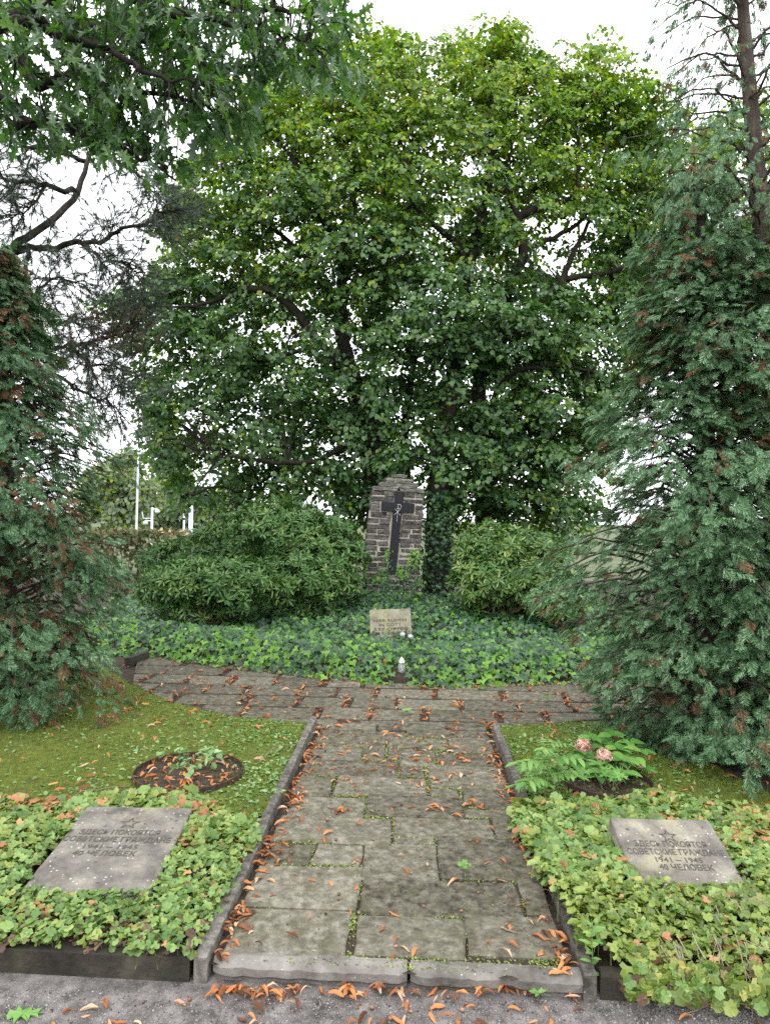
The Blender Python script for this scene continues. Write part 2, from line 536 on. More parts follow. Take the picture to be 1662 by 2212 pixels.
M['bed'] = leaf_mat('ground_cover_leaf', [(0.0, (0.060, 0.125, 0.026)), (0.4, (0.120, 0.210, 0.048)), (0.75, (0.195, 0.295, 0.080)), (0.93, (0.30, 0.34, 0.09)), (1.0, (0.20, 0.08, 0.05))], 0.42, 0.45, 0.18, nscale=3.2, nw=0.35)
M['bed_olive'] = leaf_mat('ground_cover_leaf_olive', [(0.0, (0.07, 0.11, 0.015)), (0.4, (0.14, 0.20, 0.032)), (0.75, (0.235, 0.29, 0.065)), (0.92, (0.32, 0.29, 0.08)), (1.0, (0.14, 0.05, 0.05))], 0.42, 0.45, 0.18, nscale=3.2, nw=0.35)
M['bed_red'] = leaf_mat('reddened_leaf', [(0.0, (0.25, 0.11, 0.04)), (0.4, (0.43, 0.19, 0.10)), (0.7, (0.50, 0.30, 0.13)), (1.0, (0.35, 0.10, 0.06))], 0.5, 0.4, 0.3)
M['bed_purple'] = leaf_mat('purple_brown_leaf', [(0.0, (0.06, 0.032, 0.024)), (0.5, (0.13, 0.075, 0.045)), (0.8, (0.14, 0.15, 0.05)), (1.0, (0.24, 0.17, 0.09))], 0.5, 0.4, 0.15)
M['dead'] = leaf_mat('dead_leaf', [(0.0, (0.20, 0.07, 0.025)), (0.4, (0.42, 0.15, 0.048)), (0.75, (0.55, 0.24, 0.09)), (1.0, (0.60, 0.40, 0.25))], 0.6, 0.3, 0.15)
M['dead_pale'] = leaf_mat('pale_dead_leaf', [(0.0, (0.42, 0.24, 0.14)), (1.0, (0.60, 0.44, 0.32))], 0.65, 0.25, 0.15)
M['dead_dark'] = leaf_mat('dark_dead_leaf', [(0.0, (0.07, 0.030, 0.014)), (1.0, (0.18, 0.075, 0.035))], 0.6, 0.3, 0.1)
M['acorn'] = leaf_mat('acorn_shell', [(0.0, (0.10, 0.045, 0.022)), (0.6, (0.22, 0.10, 0.06)), (1.0, (0.40, 0.26, 0.19))], 0.35, 0.5, 0)
M['moss'] = leaf_mat('joint_moss', [(0.0, (0.10, 0.14, 0.03)), (0.5, (0.21, 0.27, 0.07)), (1.0, (0.38, 0.41, 0.17))], 0.7, 0.2, 0.2)
M['grass'] = leaf_mat('lawn_blade', [(0.0, (0.09, 0.14, 0.02)), (0.5, (0.19, 0.26, 0.03)), (0.85, (0.32, 0.38, 0.06)), (1.0, (0.42, 0.38, 0.14))], 0.55, 0.35, 0.3, nscale=2.2)
M['weed'] = leaf_mat('lawn_weed_leaf', [(0.0, (0.09, 0.20, 0.05)), (0.5, (0.18, 0.31, 0.11)), (1.0, (0.34, 0.44, 0.24))], 0.5, 0.45, 0.2)
M['hydrangea'] = leaf_mat('hydrangea_leaf', [(0.0, (0.06, 0.17, 0.03)), (0.5, (0.11, 0.26, 0.05)), (1.0, (0.20, 0.36, 0.08))], 0.42, 0.45, 0.25)
M['ash'] = leaf_mat('ash_leaflet', [(0.0, (0.10, 0.22, 0.05)), (0.6, (0.17, 0.32, 0.085)), (1.0, (0.30, 0.42, 0.10))], 0.45, 0.4, 0.3)
M['pink'] = leaf_mat('hydrangea_petal', [(0.0, (0.46, 0.20, 0.19)), (0.35, (0.55, 0.36, 0.28)), (0.7, (0.64, 0.50, 0.36)), (1.0, (0.55, 0.52, 0.26))], 0.6, 0.3, 0.3, tcol=(1, 0.9, 0.8))
M['cream'] = leaf_mat('faded_petal', [(0.0, (0.50, 0.42, 0.22)), (1.0, (0.62, 0.55, 0.36))], 0.6, 0.3, 0.3)
M['white'] = leaf_mat('white_petal', [(0.0, (0.62, 0.68, 0.66)), (1.0, (0.80, 0.82, 0.80))], 0.6, 0.3, 0.2, tcol=(1, 1, 1))
M['red'] = leaf_mat('faded_red_petal', [(0.0, (0.45, 0.07, 0.06)), (1.0, (0.60, 0.19, 0.13))], 0.6, 0.3, 0.2, tcol=(1, 0.7, 0.6))
M['straw'] = leaf_mat('straw_petal', [(0.0, (0.36, 0.28, 0.18)), (1.0, (0.58, 0.50, 0.38))], 0.7, 0.2, 0.2)
M['needle'] = leaf_mat('pine_needle', [(0.0, (0.028, 0.05, 0.032)), (0.6, (0.055, 0.085, 0.055)), (0.85, (0.10, 0.115, 0.07)), (1.0, (0.16, 0.11, 0.06))], 0.5, 0.4, 0.1)
M['needle_brown'] = leaf_mat('dry_needle', [(0.0, (0.06, 0.045, 0.032)), (1.0, (0.15, 0.105, 0.07))], 0.7, 0.2, 0.1)
M['far'] = leaf_mat('far_tree_leaf_hazed', [(0.0, (0.17, 0.23, 0.15)), (0.5, (0.25, 0.31, 0.20)), (1.0, (0.36, 0.40, 0.22))], 0.6, 0.3, 0.45, tcol=(1.1, 1.15, 0.8), nscale=0.35)  # distance haze painted in as a paler, greyer green
M['backlit'] = leaf_mat('yellow_green_leaf', [(0.0, (0.10, 0.17, 0.02)), (0.5, (0.19, 0.27, 0.025)), (1.0, (0.32, 0.34, 0.04))], 0.5, 0.3, 0.5)  # backlight put into a bright yellow-green leaf colour
M['hedge'] = leaf_mat('hedge_leaf', [(0.0, (0.05, 0.085, 0.03)), (0.4, (0.11, 0.15, 0.05)), (0.65, (0.20, 0.13, 0.10)), (1.0, (0.28, 0.22, 0.13))], 0.55, 0.3, 0.2, nscale=1.0)


# ------------------------------------------------------------------ leaf shapes (base at 0, axis +Y, face +Z, about one unit long)
def leaf_shape(half, c=0.45, fold=0.18, droop=0.25, wave=0.0):
    """half: outline of the +x side from base to tip"""
    R = list(half)
    L = [(-x, y) for x, y in reversed(half) if abs(x) > 1e-6]
    P = R + L
    V = [(0, c, 0)] + [(x, y, 0) for x, y in P]
    V = np.array(V, dtype=float)
    r = np.hypot(V[:, 0], 0)
    V[:, 2] = fold * r - droop * V[:, 1] ** 2
    if wave:
        V[1:, 2] += wave * np.sin(np.arange(len(P)) * 2.3)
    n = len(P)
    T = [(0, 1 + j, 1 + (j + 1) % n) for j in range(n)]
    return V, np.array(T)


def lean_leaf(w1, y1, w2, y2, fold=0.2, droop=0.25, y0=0.0):
    """small leaf of four faces folded along its midrib"""
    P = np.array([(0, y0), (w1, y1), (w2, y2), (0, 1.0), (-w2, y2), (-w1, y1)])
    V = np.column_stack([P, fold * np.abs(P[:, 0]) - droop * P[:, 1] ** 2])
    return V, np.array([(0, 1, 2), (0, 2, 3), (0, 3, 4), (0, 4, 5)])


LINDEN = [lean_leaf(0.46, 0.20, 0.38, 0.66, 0.22, 0.22), lean_leaf(0.42, 0.16, 0.40, 0.62, 0.05, 0.4), lean_leaf(0.50, 0.30, 0.28, 0.78, -0.1, 0.3)]
LEAN = [lean_leaf(0.24, 0.25, 0.2, 0.7, 0.15, 0.3), lean_leaf(0.40, 0.25, 0.34, 0.75, 0.1, 0.2)]
OAK_H = [(x * 0.70, y) for x, y in [(0.02, -0.12), (0.05, 0.06), (0.2, 0.1), (0.08, 0.2), (0.17, 0.25), (0.42, 0.30), (0.31, 0.38), (0.11, 0.42), (0.22, 0.52), (0.46, 0.66), (0.26, 0.66), (0.10, 0.68),
         (0.17, 0.8), (0.23, 0.93), (0.08, 0.86), (0.0, 1.05)]]
OAK = [leaf_shape(OAK_H, 0.5, 0.2, 0.2, 0.02), leaf_shape(OAK_H, 0.5, 0.4, 0.4, 0.03), leaf_shape(OAK_H, 0.5, -0.1, 0.1, 0.04)]
IVY = [leaf_shape([(0, 0.12), (0.30, -0.06), (0.56, 0.40), (0.20, 0.54), (0, 1.0)], 0.32, 0.12, 0.25),
       leaf_shape([(0, 0.10), (0.32, 0.0), (0.50, 0.36), (0.20, 0.52), (0, 0.9)], 0.32, 0.2, 0.15),
       leaf_shape([(0, 0.10), (0.26, -0.1), (0.62, 0.30), (0.22, 0.46), (0, 0.95)], 0.3, 0.05, 0.35)]
WALD = [leaf_shape([(0, 0.1), (0.30, 0.0), (0.56, 0.22), (0.26, 0.42), (0.36, 0.74), (0.0, 0.92)], 0.36, 0.2, 0.2, 0.03),
        leaf_shape([(0, 0.1), (0.36, 0.0), (0.50, 0.30), (0.22, 0.42), (0.28, 0.78), (0.0, 0.9)], 0.34, 0.05, 0.4, 0.05),
        leaf_shape([(0, 0.08), (0.25, -0.04), (0.5, 0.22), (0.38, 0.40), (0.44, 0.66), (0.14, 0.90), (0.0, 0.84)], 0.38, 0.3, 0.1, 0.05)]
RHODO = lean_leaf(0.13, 0.30, 0.14, 0.72, 0.25, 0.25)
ELLI = [leaf_shape([(0, 0.0), (0.14, 0.18), (0.19, 0.5), (0.1, 0.85), (0, 1.0)], 0.5, 0.15, 0.3)]
HYD = leaf_shape([(0, 0.0), (0.2, 0.14), (0.36, 0.4), (0.30, 0.68), (0.12, 0.9), (0, 1.05)], 0.45, 0.22, 0.35, 0.015)
ROUND = [leaf_shape([(0, 0.0), (0.3, 0.15), (0.4, 0.5), (0.25, 0.85), (0, 0.95)], 0.5, 0.1, 0.2)]
BLADE = [(np.array([[-0.03, 0, 0], [0.03, 0, 0], [-0.02, 0.55, 0.05], [0.02, 0.55, 0.05], [0, 1, 0.22]]), np.array([(0, 1, 3), (0, 3, 2), (2, 3, 4)]))]


def dead_shape(k):
    r = np.random.default_rng(40 + k)
    n = 6
    V, T = [], []
    w0 = (0.14, 0.15, 0.12, 0.14, 0.08, 0.13, 0.15, 0.16, 0.13, 0.20)[k]
    curl = (1.1, 0.15, 2.2, 0.6, 0.6, 0.5, 1.6, 0.9, 0.8, 0.4)[k]
    bend = (0.4, 0.05, 0.1, 0.9, 0.3, 1.1, 0.1, 0.5, -0.4, 0.3)[k]
    for i in range(n):
        t = i / (n - 1)
        w = w0 * math.sin(math.pi * (0.08 + 0.86 * t)) ** 0.8 * r.uniform(0.8, 1.15)
        z = bend * 0.35 * math.sin(t * 3.0) + r.normal(0, 0.012) + 0.04
        sx = r.normal(0, 0.03)
        V += [(-w + sx, t, z + w * curl * 0.9), (sx, t, z), (w + sx, t, z + w * curl * r.uniform(0.2, 1.0))]
    for i in range(n - 1):
        a = i * 3
        for q in (0, 1):
            T += [(a + q, a + q + 1, a + q + 4), (a + q, a + q + 4, a + q + 3)]
    return np.array(V), np.array(T)


DEAD = [dead_shape(k) for k in range(10)]


def spray_shape(k):
    """flat feathery cypress spray: a rib with side branchlets, each with a few scale tips"""
    r = np.random.default_rng(90 + k)
    V, T = [], []

    def kite(b, d, L, w):
        d = np.array(d, float)
        n = np.array([-d[1], d[0], 0])
        b = np.array(b, float)
        i = len(V)
        V.extend([b, b + d * L * 0.55 + n * w, b + d * L, b + d * L * 0.55 - n * w])
        T.extend([(i, i + 1, i + 2), (i, i + 2, i + 3)])
    kite((0, 0, 0), (0, 1, 0), 1.0, 0.045)
    for j in range(6):
        y = 0.08 + 0.14 * j
        L = (0.50 - 0.055 * j) * r.uniform(0.8, 1.15)
        for s in (-1, 1):
            a = math.radians(r.uniform(42, 58))
            d = (s * math.sin(a), math.cos(a), 0)
            i = len(V)
            V.extend([(0, y - 0.04, 0), (d[0] * L, y + d[1] * L, 0), (d[0] * L * 0.35, y + d[1] * L * 0.35 + 0.09, 0)])
            T.append((i, i + 1, i + 2) if s > 0 else (i, i + 2, i + 1))
            if j < 4:
                b = np.array([d[0] * L * 0.45, y + d[1] * L * 0.45, 0])
                a2 = a - math.radians(40)
                d2 = np.array([s * math.sin(a2), math.cos(a2), 0])
                i = len(V)
                V.extend([b, b + d2 * L * 0.5, b + np.array([d2[1], -d2[0], 0]) * s * 0.07 + d2 * 0.06])
                T.append((i, i + 1, i + 2) if s > 0 else (i, i + 2, i + 1))
    V = np.array(V)
    V[:, 2] = -0.25 * V[:, 1] ** 2 - 0.5 * V[:, 0] ** 2 + r.normal(0, 0.012, len(V))
    return V, np.array(T)


SPRAY = [spray_shape(k) for k in range(4)]


def rosette_shape(k, n=9):
    """whorl of rhododendron leaves round a shoot tip that points along +Z"""
    r = np.random.default_rng(60 + k)
    mb = MB()
    for i in range(n):
        a = i * 2.399 + r.uniform(-0.25, 0.25)
        el = math.radians(r.uniform(-25, 30) if i < 6 else r.uniform(25, 55))
        d = np.array([[math.cos(a) * math.cos(el), math.sin(a) * math.cos(el), math.sin(el)]])
        nn = np.array([[-math.cos(a) * math.sin(el), -math.sin(a) * math.sin(el), math.cos(el)]])
        scatter(mb, [RHODO], np.array([[0, 0, 0.0]]) + d * 0.1, frames(d, nn), np.array([r.uniform(0.8, 1.1)]))
    return np.concatenate(mb.V), np.concatenate(mb.T)


ROSE = [rosette_shape(k, 8 + k % 3) for k in range(5)]


def mesh_of(name, VT, mat, smooth=False):
    me = tri_mesh(name, VT[0], VT[1], None, smooth)
    me.materials.append(mat)
    return me


def rand_dirs(n):
    return unit(rng.normal(size=(n, 3)))


UP = np.array([0, 0, 1.0])
CAMP = np.array([0, 0, CAM_H])

# ================================================================== LARGE STRUCTURE: ground, gravel, garden soil
GZ = -0.060


def sheet(name, poly, z, mat):
    me = bpy.data.meshes.new(name)
    me.from_pydata([(x, y, z) for x, y in poly], [], [tuple(range(len(poly)))])
    me.materials.append(mat)
    o = bpy.data.objects.new(name, me)
    COL.objects.link(o)
    ROOT[o.name] = (0, 0, 0)
    o['kind'] = 'structure'
    return o


sheet('ground', [(-900, -900), (900, -900), (900, 900), (-900, 900)], GZ - 0.004, M['field'])
sheet('gravel_walk', [(-12, -4), (12, -4), (12, 2.62), (-12, 2.60)], GZ, M['gravel'])
soil = sheet('garden_soil', [(-14, 2.575), (14, 2.61), (14, 20), (-14, 20)], -0.011, M['earth'])

# ---- path axes
PL0, PL1 = gnd(455, 2070, 0.015), gnd(684, 1570, 0.015)      # inner edge of the left kerb
PR0, PR1 = gnd(1240, 2070, 0.015), gnd(1056, 1570, 0.015)
PO = np.array(PL0)[:2]
PV = unit(np.array(PL1)[:2] - np.array(PL0)[:2] + np.array(PR1)[:2] - np.array(PR0)[:2])   # along the path
PU = np.array([PV[1], -PV[0]])                                                           # across, to the right
PW = float(np.dot(np.array(PR0)[:2] - PO, PU))
PLEN = float(np.dot(np.array(PL1)[:2] - PO, PV))
A3, B3 = (PU[0], PU[1], 0), (PV[0], PV[1], 0)
O3 = (PO[0], PO[1], 0)


def uv_of(X, Y, z=0.015):
    g = np.array(gnd(X, Y, z))[:2] - PO
    return float(np.dot(g, PU)), float(np.dot(g, PV))


def w_of(u, v):
    return PO + PU * u + PV * v


# ---- the paved path: every slab is a piece of it
path = bpy.data.objects.new('path', None)
COL.objects.link(path)
ROOT['path'] = (0, 0, 0)
path['kind'] = 'structure'
SLABS = []
z3 = lambda zx, zy: ((1000 + zx * 0.66186) * 0.53996, (2900 + zy * 0.66186) * 0.53996)
rows = [(-112, 1108, 588, 1396), (640, 1160, 1288, 1396), (1312, 1160, 1960, 1400),
        (-60, 852, 655, 1102), (668, 938, 1625, 1150), (1650, 942, 1905, 1150),
        (105, 716, 368, 838), (388, 716, 668, 838), (690, 716, 1125, 932), (1142, 690, 1850, 930),
        (150, 560, 852, 708), (872, 560, 1458, 680), (872, 686, 1110, 711), (1470, 512, 1760, 680),
        (240, 432, 690, 554), (708, 430, 1280, 553), (1302, 508, 1455, 553), (1290, 386, 1640, 500),
        (285, 314, 492, 426), (518, 312, 1060, 424), (1085, 388, 1258, 428), (1085, 250, 1560, 380),
        (325, 212, 892, 306), (908, 248, 1052, 306), (908, 212, 1110, 242),
        (360, 128, 672, 206), (692, 128, 812, 206), (832, 142, 1116, 206), (1142, 170, 1520, 245),
        (395, 78, 812, 122), (828, 104, 1195, 136), (828, 78, 1020, 99), (1036, 78, 1190, 99), (1206, 78, 1495, 164),
        (410, 30, 935, 73), (948, 30, 1470, 73), (420, -15, 760, 25), (775, -15, 1180, 25), (1195, -15, 1450, 25)]
for (x0, y0, x1, y1) in rows:
    ym = (y0 + y1) / 2
    u0, _ = uv_of(*z3(x0, ym))
    u1, _ = uv_of(*z3(x1, ym))
    _, v0 = uv_of(*z3((x0 + x1) / 2, y1))
    _, v1 = uv_of(*z3((x0 + x1) / 2, y0))
    u0, u1 = max(u0 - 0.004, 0.025), min(u1 + 0.004, PW - 0.025)
    v0, v1 = v0 - 0.003, v1 + 0.003
    SLABS.append((u0, v0, u1, v1))
    mb = MB()
    zt = 0.015 + random.gauss(0, 0.003)
    V, T = prism(ragged(u0, v0, u1, v1, 2, 0.0035), -0.03, zt, 0.007, O3, A3, B3, top_j=0.0015)
    mb.add(V, T)
    mb.build('paving_slab', M['slab'], path)

# ---- front step of two long blocks with a worn, broken nose
SV0, SV1 = uv_of(860, 2137, GZ)[1] - 0.012, uv_of(831, 2066)[1]
step = thing('stone_step', tuple(w_of(PW / 2, SV0)) + (GZ,), 'worn grey stone step at the front of the path, above the gravel', 'step')
for (X0, X1) in ((447, 879), (886, 1276)):
    u0, u1 = uv_of(X0, 2100)[0], uv_of(X1, 2100)[0]
    n = 26
    prof_n = 7
    mb = MB()
    V, T = [], []
    for i in range(n):
        t = i / (n - 1)
        u = u0 + (u1 - u0) * t
        e = 0.002 * math.sin(u * 23 + 1) + 0.002 * math.sin(u * 61) + random.gauss(0, 0.002) + (0.02 if i in (0, n - 1) else 0)
        if X0 > 700 and abs(u - (u0 + u1) / 2 - 0.03) < 0.03:
            e += 0.022
        prof = [(SV1 - 0.006, -0.03), (SV1 - 0.006, 0.012), (SV0 + 0.045 + e, 0.016), (SV0 + 0.014 + e, 0.011), (SV0 + e, -0.004), (SV0 + 0.002 + e, -0.034),
                (SV0 + 0.016 + e, -0.048), (SV0 + 0.02 + e, GZ - 0.01)]
        V += [(u, v + random.gauss(0, 0.0008), z + random.gauss(0, 0.0008)) for v, z in prof]
    k = 8
    for i in range(n - 1):
        for j in range(k - 1):
            a = i * k + j
            T += [(a, a + 1, a + k + 1), (a, a + k + 1, a + k)]
    for e0 in (0, (n - 1) * k):
        T += [(e0, e0 + j, e0 + j + 1) for j in range(1, k - 1)]
    V = np.array(V) @ np.array([A3, B3, (0, 0, 1)]) + np.array(O3)
    mb.add(V, T)
    mb.build('step_block', M['step'], step, smooth=False)


# ---- kerbs: rows of edging stones
def kerb_stone(parent, u0, v0, u1, v1, z1a, z1b, mat, z0=-0.03, j=0.002):
    """one edging stone between u0..u1, v0..v1; its top runs from z1a to z1b along v"""
    mb = MB()
    pts = ragged(u0, v0, u1, v1, 1, j)
    V, T = prism(pts, 0, 1, 0.004, (0, 0, 0))
    vv = (V[:, 1] - v0) / max(v1 - v0, 1e-3)
    top = z1a + (z1b - z1a) * vv
    zz = np.where(V[:, 2] > 0.998, top, np.where(V[:, 2] > 0.9, top - 0.005, z0))
    W3 = np.column_stack([V[:, 0], V[:, 1], zz]) @ np.array([A3, B3, (0, 0, 1)]) + np.array(O3)
    mb.add(W3, T)
    return mb.build('kerb_stone', mat, parent)


def kz(v):
    return 0.04 + 0.05 * min(1, max(0, v / 2.2))


KF = SV0 - 0.012
for side, ua, ub, lab in (('left', -0.052, -0.004, 'narrow grey kerb between the lawn with the tilted square plate and the path'),
                          ('right', PW + 0.004, PW + 0.052, 'narrow grey kerb between the path and the hydrangea bed')):
    k = thing('path_kerb', tuple(w_of((ua + ub) / 2, 1.4)) + (0,), lab, 'kerb', 'kerbs along the path')
    vs = [KF, 0.22, 1.02, 1.86, 2.52, PLEN + 0.02] if side == 'left' else [KF, 0.30, 1.15, 1.9, 2.45, PLEN + 0.0]
    for a, b in zip(vs[:-1], vs[1:]):
        kerb_stone(k, ua, a + 0.003, ub, b - 0.003, kz(a) + random.gauss(0, .002), kz(b), M['kerb'], GZ - 0.01 if a < 0.1 else -0.03)
fl = thing('front_kerb', tuple(w_of(-0.9, KF)) + (GZ,), 'dark weathered kerb under the green ground cover beside the step, with moss on it', 'kerb')
kerb_stone(fl, -1.35, KF + 0.012, -0.072, KF + 0.075, 0.028, 0.03, M['kerb_dark'], GZ - 0.01, 0.003)
kerb_stone(fl, -3.2, KF + 0.012, -1.356, KF + 0.075, 0.026, 0.03, M['kerb_dark'], GZ - 0.01, 0.003)
fr = thing('front_kerb', tuple(w_of(PW + 0.9, KF)) + (GZ,), 'rough layered kerb stone with dry runners hanging over it', 'kerb')
kerb_stone(fr, PW + 0.072, KF + 0.012, PW + 1.1, KF + 0.075, 0.02, 0.03, M['kerb_dark'], GZ - 0.01, 0.005)
kerb_stone(fr, PW + 1.106, KF + 0.008, PW + 3.0, KF + 0.075, 0.02, 0.03, M['kerb_dark'], GZ - 0.01, 0.005)

# ---- the paved plaza across the head of the path
plaza = bpy.data.objects.new('pavement', None)
COL.objects.link(plaza)
ROOT['pavement'] = (0, 0, 0)
plaza['kind'] = 'structure'
front = [tuple(gnd(X, Y, 0.012))[:2] for X, Y in ((296, 1428), (286, 1476), (335, 1502), (392, 1522), (500, 1546), (684, 1563), (1056, 1570), (1180, 1563), (1285, 1553), (1420, 1535))]
PLAZA = front + [(3.4, 8.6), (-3.0, 8.9)]


def clip(poly, clipper):
    """Sutherland-Hodgman against a convex, counter-clockwise polygon"""
    out_p = list(poly)
    n = len(clipper)
    for i in range(n):
        a, b = clipper[i], clipper[(i + 1) % n]
        inp, out_p = out_p, []
        if not inp:
            return []
        side = lambda q: (b[0] - a[0]) * (q[1] - a[1]) - (b[1] - a[1]) * (q[0] - a[0])
        for j in range(len(inp)):
            p_, q_ = inp[j - 1], inp[j]
            s0, s1 = side(p_), side(q_)
            if (s0 < 0) != (s1 < 0):
                t = s0 / (s0 - s1)
                out_p.append((p_[0] + (q_[0] - p_[0]) * t, p_[1] + (q_[1] - p_[1]) * t))
            if s1 >= 0:
                out_p.append(q_)
    return out_p


PJ = []      # joints of the plaza, for litter
ys = [5.36, 5.66, 6.00, 6.36, 6.72, 7.10, 7.50, 7.95, 8.4, 8.85]
for r_i, (ya, yb) in enumerate(zip(ys[:-1], ys[1:])):
    x = -3.4 + random.uniform(0, 0.4)
    while x < 3.6:
        w = random.uniform(0.30, 0.62)
        sk = random.uniform(-0.02, 0.05)
        gap = random.choice((0.03, 0.05, 0.075))
        j0, j1 = random.uniform(0.012, 0.026), random.uniform(0.016, 0.034)
        split = random.random() < 0.13 and w > 0.5
        quads = [[(x, ya + j0), (x + w, ya + j0), (x + w + sk, yb - j1), (x + sk, yb - j1)]]
        if split:
            ymid = (ya + yb) / 2 + random.uniform(-.04, .04)
            quads = [[(x, ya + j0), (x + w, ya + j0), (x + w, ymid - .008), (x, ymid - .008)], [(x, ymid + .008), (x + w, ymid + .008), (x + w + sk, yb - j1), (x + sk, yb - j1)]]
        for q in quads:
            mid = []
            for a, b in zip(q, q[1:] + q[:1]):
                mid += [a, ((a[0] + b[0]) / 2 + random.gauss(0, .005), (a[1] + b[1]) / 2 + random.gauss(0, .005))]
            c = clip(mid, PLAZA)
            if len(c) < 3:
                continue
            ar = abs(sum(a[0] * b[1] - a[1] * b[0] for a, b in zip(c, c[1:] + c[:1]))) / 2
            if ar < 0.006:
                continue
            mb = MB()
            V, T = prism(c, -0.03, 0.014 + random.gauss(0, 0.0025), 0.007, top_j=0.0015)
            mb.add(V, T)
            mb.build('paving_slab', M['slab'], plaza)
        if gap > 0.015:
            PJ += [(x + w + gap / 2 + sk * t, ya + (yb - ya) * t) for t in (0.15, 0.4, 0.65, 0.9)]
        x += w + gap
sheet('joint_soil', PLAZA[1:9] + [(3.3, 8.5), (-2.9, 8.8)], 0.004, M['earth'])
sheet('joint_soil', [tuple(w_of(-0.004, -0.01)), tuple(w_of(PW + 0.004, -0.01)), tuple(w_of(PW + 0.004, PLEN - 0.02)), tuple(w_of(-0.004, PLEN - 0.02))], 0.0, M['earth'])
# low edging stones at the back corner of the plaza
ek = thing('edging_stone', tuple(gnd(300, 1428, 0)), 'low dark edging stone at the ivy end of the paving, half hidden by the cypress', 'kerb')
mb = MB()
a, b = np.array(gnd(282, 1440, 0)), np.array(gnd(322, 1424, 0))
d = unit(b - a); nrm = np.array([-d[1], d[0], 0])
box(mb, (0, 0, -0.03), (float(np.linalg.norm(b - a)), 0.07, 0.09), a, d, nrm)
mb.build('stone', M['kerb_dark'], ek)

# ---- ivy mound
IVF = arr([gnd(X, Y, 0.02) for X, Y in ((150, 1400), (330, 1418), (500, 1441), (700, 1463), (850, 1478), (950, 1484), (1100, 1479), (1260, 1474), (1500, 1450))])


def y_front(x):
    return np.interp(x, IVF[:, 0], IVF[:, 1])


def canopy(x, y):
    d = y - y_front(x)
    return np.interp(d, [-0.05, 0.02, 0.15, 0.5, 1.5, 3.0, 4.2, 9], [0.0, 0.06, 0.20, 0.27, 0.17, 0.34, 0.43, 0.48])


mb = MB()
gx, gy = np.meshgrid(np.linspace(-4.2, 4.4, 60), np.linspace(0, 1, 40))
yy = y_front(gx) + 0.03 + gy * 5.6
zz = canopy(gx, yy) - 0.11 + 0.03 * vnoise(gx * 3, yy * 3, 1)
zz[0] = -0.04
V = np.column_stack([gx.ravel(), yy.ravel(), zz.ravel()])
T = []
for i in range(39):
    for j in range(59):
        a_ = i * 60 + j
        T += [(a_, a_ + 1, a_ + 61), (a_, a_ + 61, a_ + 60)]
mb.add(V, T)
mb.build('mound', M['earth'], None, smooth=True, kind='structure')


# ---- lawns
def lawn(name, poly, z, amp, seed):
    xs = [p_[0] for p_ in poly]; yv = [p_[1] for p_ in poly]
    st = 0.05
    X_, Y_ = np.meshgrid(np.arange(min(xs), max(xs) + st, st), np.arange(min(yv), max(yv) + st, st))
    Z_ = z + amp * vnoise(X_ * 5, Y_ * 5, seed) + amp * 0.5 * vnoise(X_ * 17, Y_ * 17, seed + 2)
    ok = in_poly(X_ + st / 2, Y_ + st / 2, poly)
    V = np.column_stack([X_.ravel(), Y_.ravel(), Z_.ravel()])
    h, w = X_.shape
    T = []
    for i in range(h - 1):
        for j in range(w - 1):
            if ok[i, j]:
                a = i * w + j
                T += [(a, a + 1, a + w + 1), (a, a + w + 1, a + w)]
    T = np.array(T)
    used, inv = np.unique(T, return_inverse=True)
    mb = MB()
    mb.add(V[used], inv.reshape(-1, 3))
    return mb.build(name, M['lawn'], None, smooth=True, kind='structure')


M['lawn'] = solid_mat('mossy_lawn', [(0.3, (0.06, 0.085, 0.014)), (0.5, (0.135, 0.175, 0.024)), (0.7, (0.22, 0.26, 0.035))], 30, 12, 0.95, 1.0, 110,
                      second=(5, 0.55, 0.8, (0.11, 0.10, 0.035)), bdist=0.03)
kl = lambda v: tuple(w_of(-0.07, v))
kr = lambda v: tuple(w_of(PW + 0.07, v))
LAWN_L = [kl(0.9), kl(PLEN - 0.02)] + [(x, y - 0.02) for x, y in reversed(front[1:6])] + [(-3.1, 7.6), (-5.5, 7.6), (-5.5, 3.4)]
LAWN_R = [kr(1.0), (2.6, 3.7), (2.3, 4.6), (2.2, 5.5)] + [(x, y - 0.03) for x, y in reversed(front[6:9])] + [kr(PLEN - 0.03)]
lawn('lawn', LAWN_L, 0.012, 0.012, 3)
lawn('lawn', LAWN_R, 0.012, 0.012, 5)

# ================================================================== THE STONE PILLAR WITH ITS CROSS
PD = 10.5
pc = np.array(at(845, 1300, PD))
pscale = 0.000854
yaw = math.radians(5.0)
lean = math.radians(1.0)
PA = np.array([math.cos(yaw) * math.cos(lean), math.sin(yaw) * math.cos(lean), -math.sin(lean)])   # to the right along the face
PN = np.array([math.sin(yaw), -math.cos(yaw), 0])                                                 # out of the face
PB = np.cross(-PN, PA) * -1.0
PB = unit(np.cross(PN, PA)) if np.cross(PN, PA)[2] > 0 else unit(np.cross(PA, PN))                 # up the face
PORG = np.array(at(850, 1300, PD))
pu = lambda zx: (zx - 560) * pscale
pz = lambda zy: (2465 - zy) * pscale
pillar = thing('stone_pillar', tuple(PORG - np.array([0, 0, 0.25])), 'tall stepped memorial pillar of dark rubble stone with pale mortar', 'monument')
left_u = lambda zy: np.interp(zy, [500, 1500, 1900, 2600], [108, 14, 20, 0])
right_u = lambda zy: np.interp(zy, [500, 1500, 2600], [1022, 1000, 985])
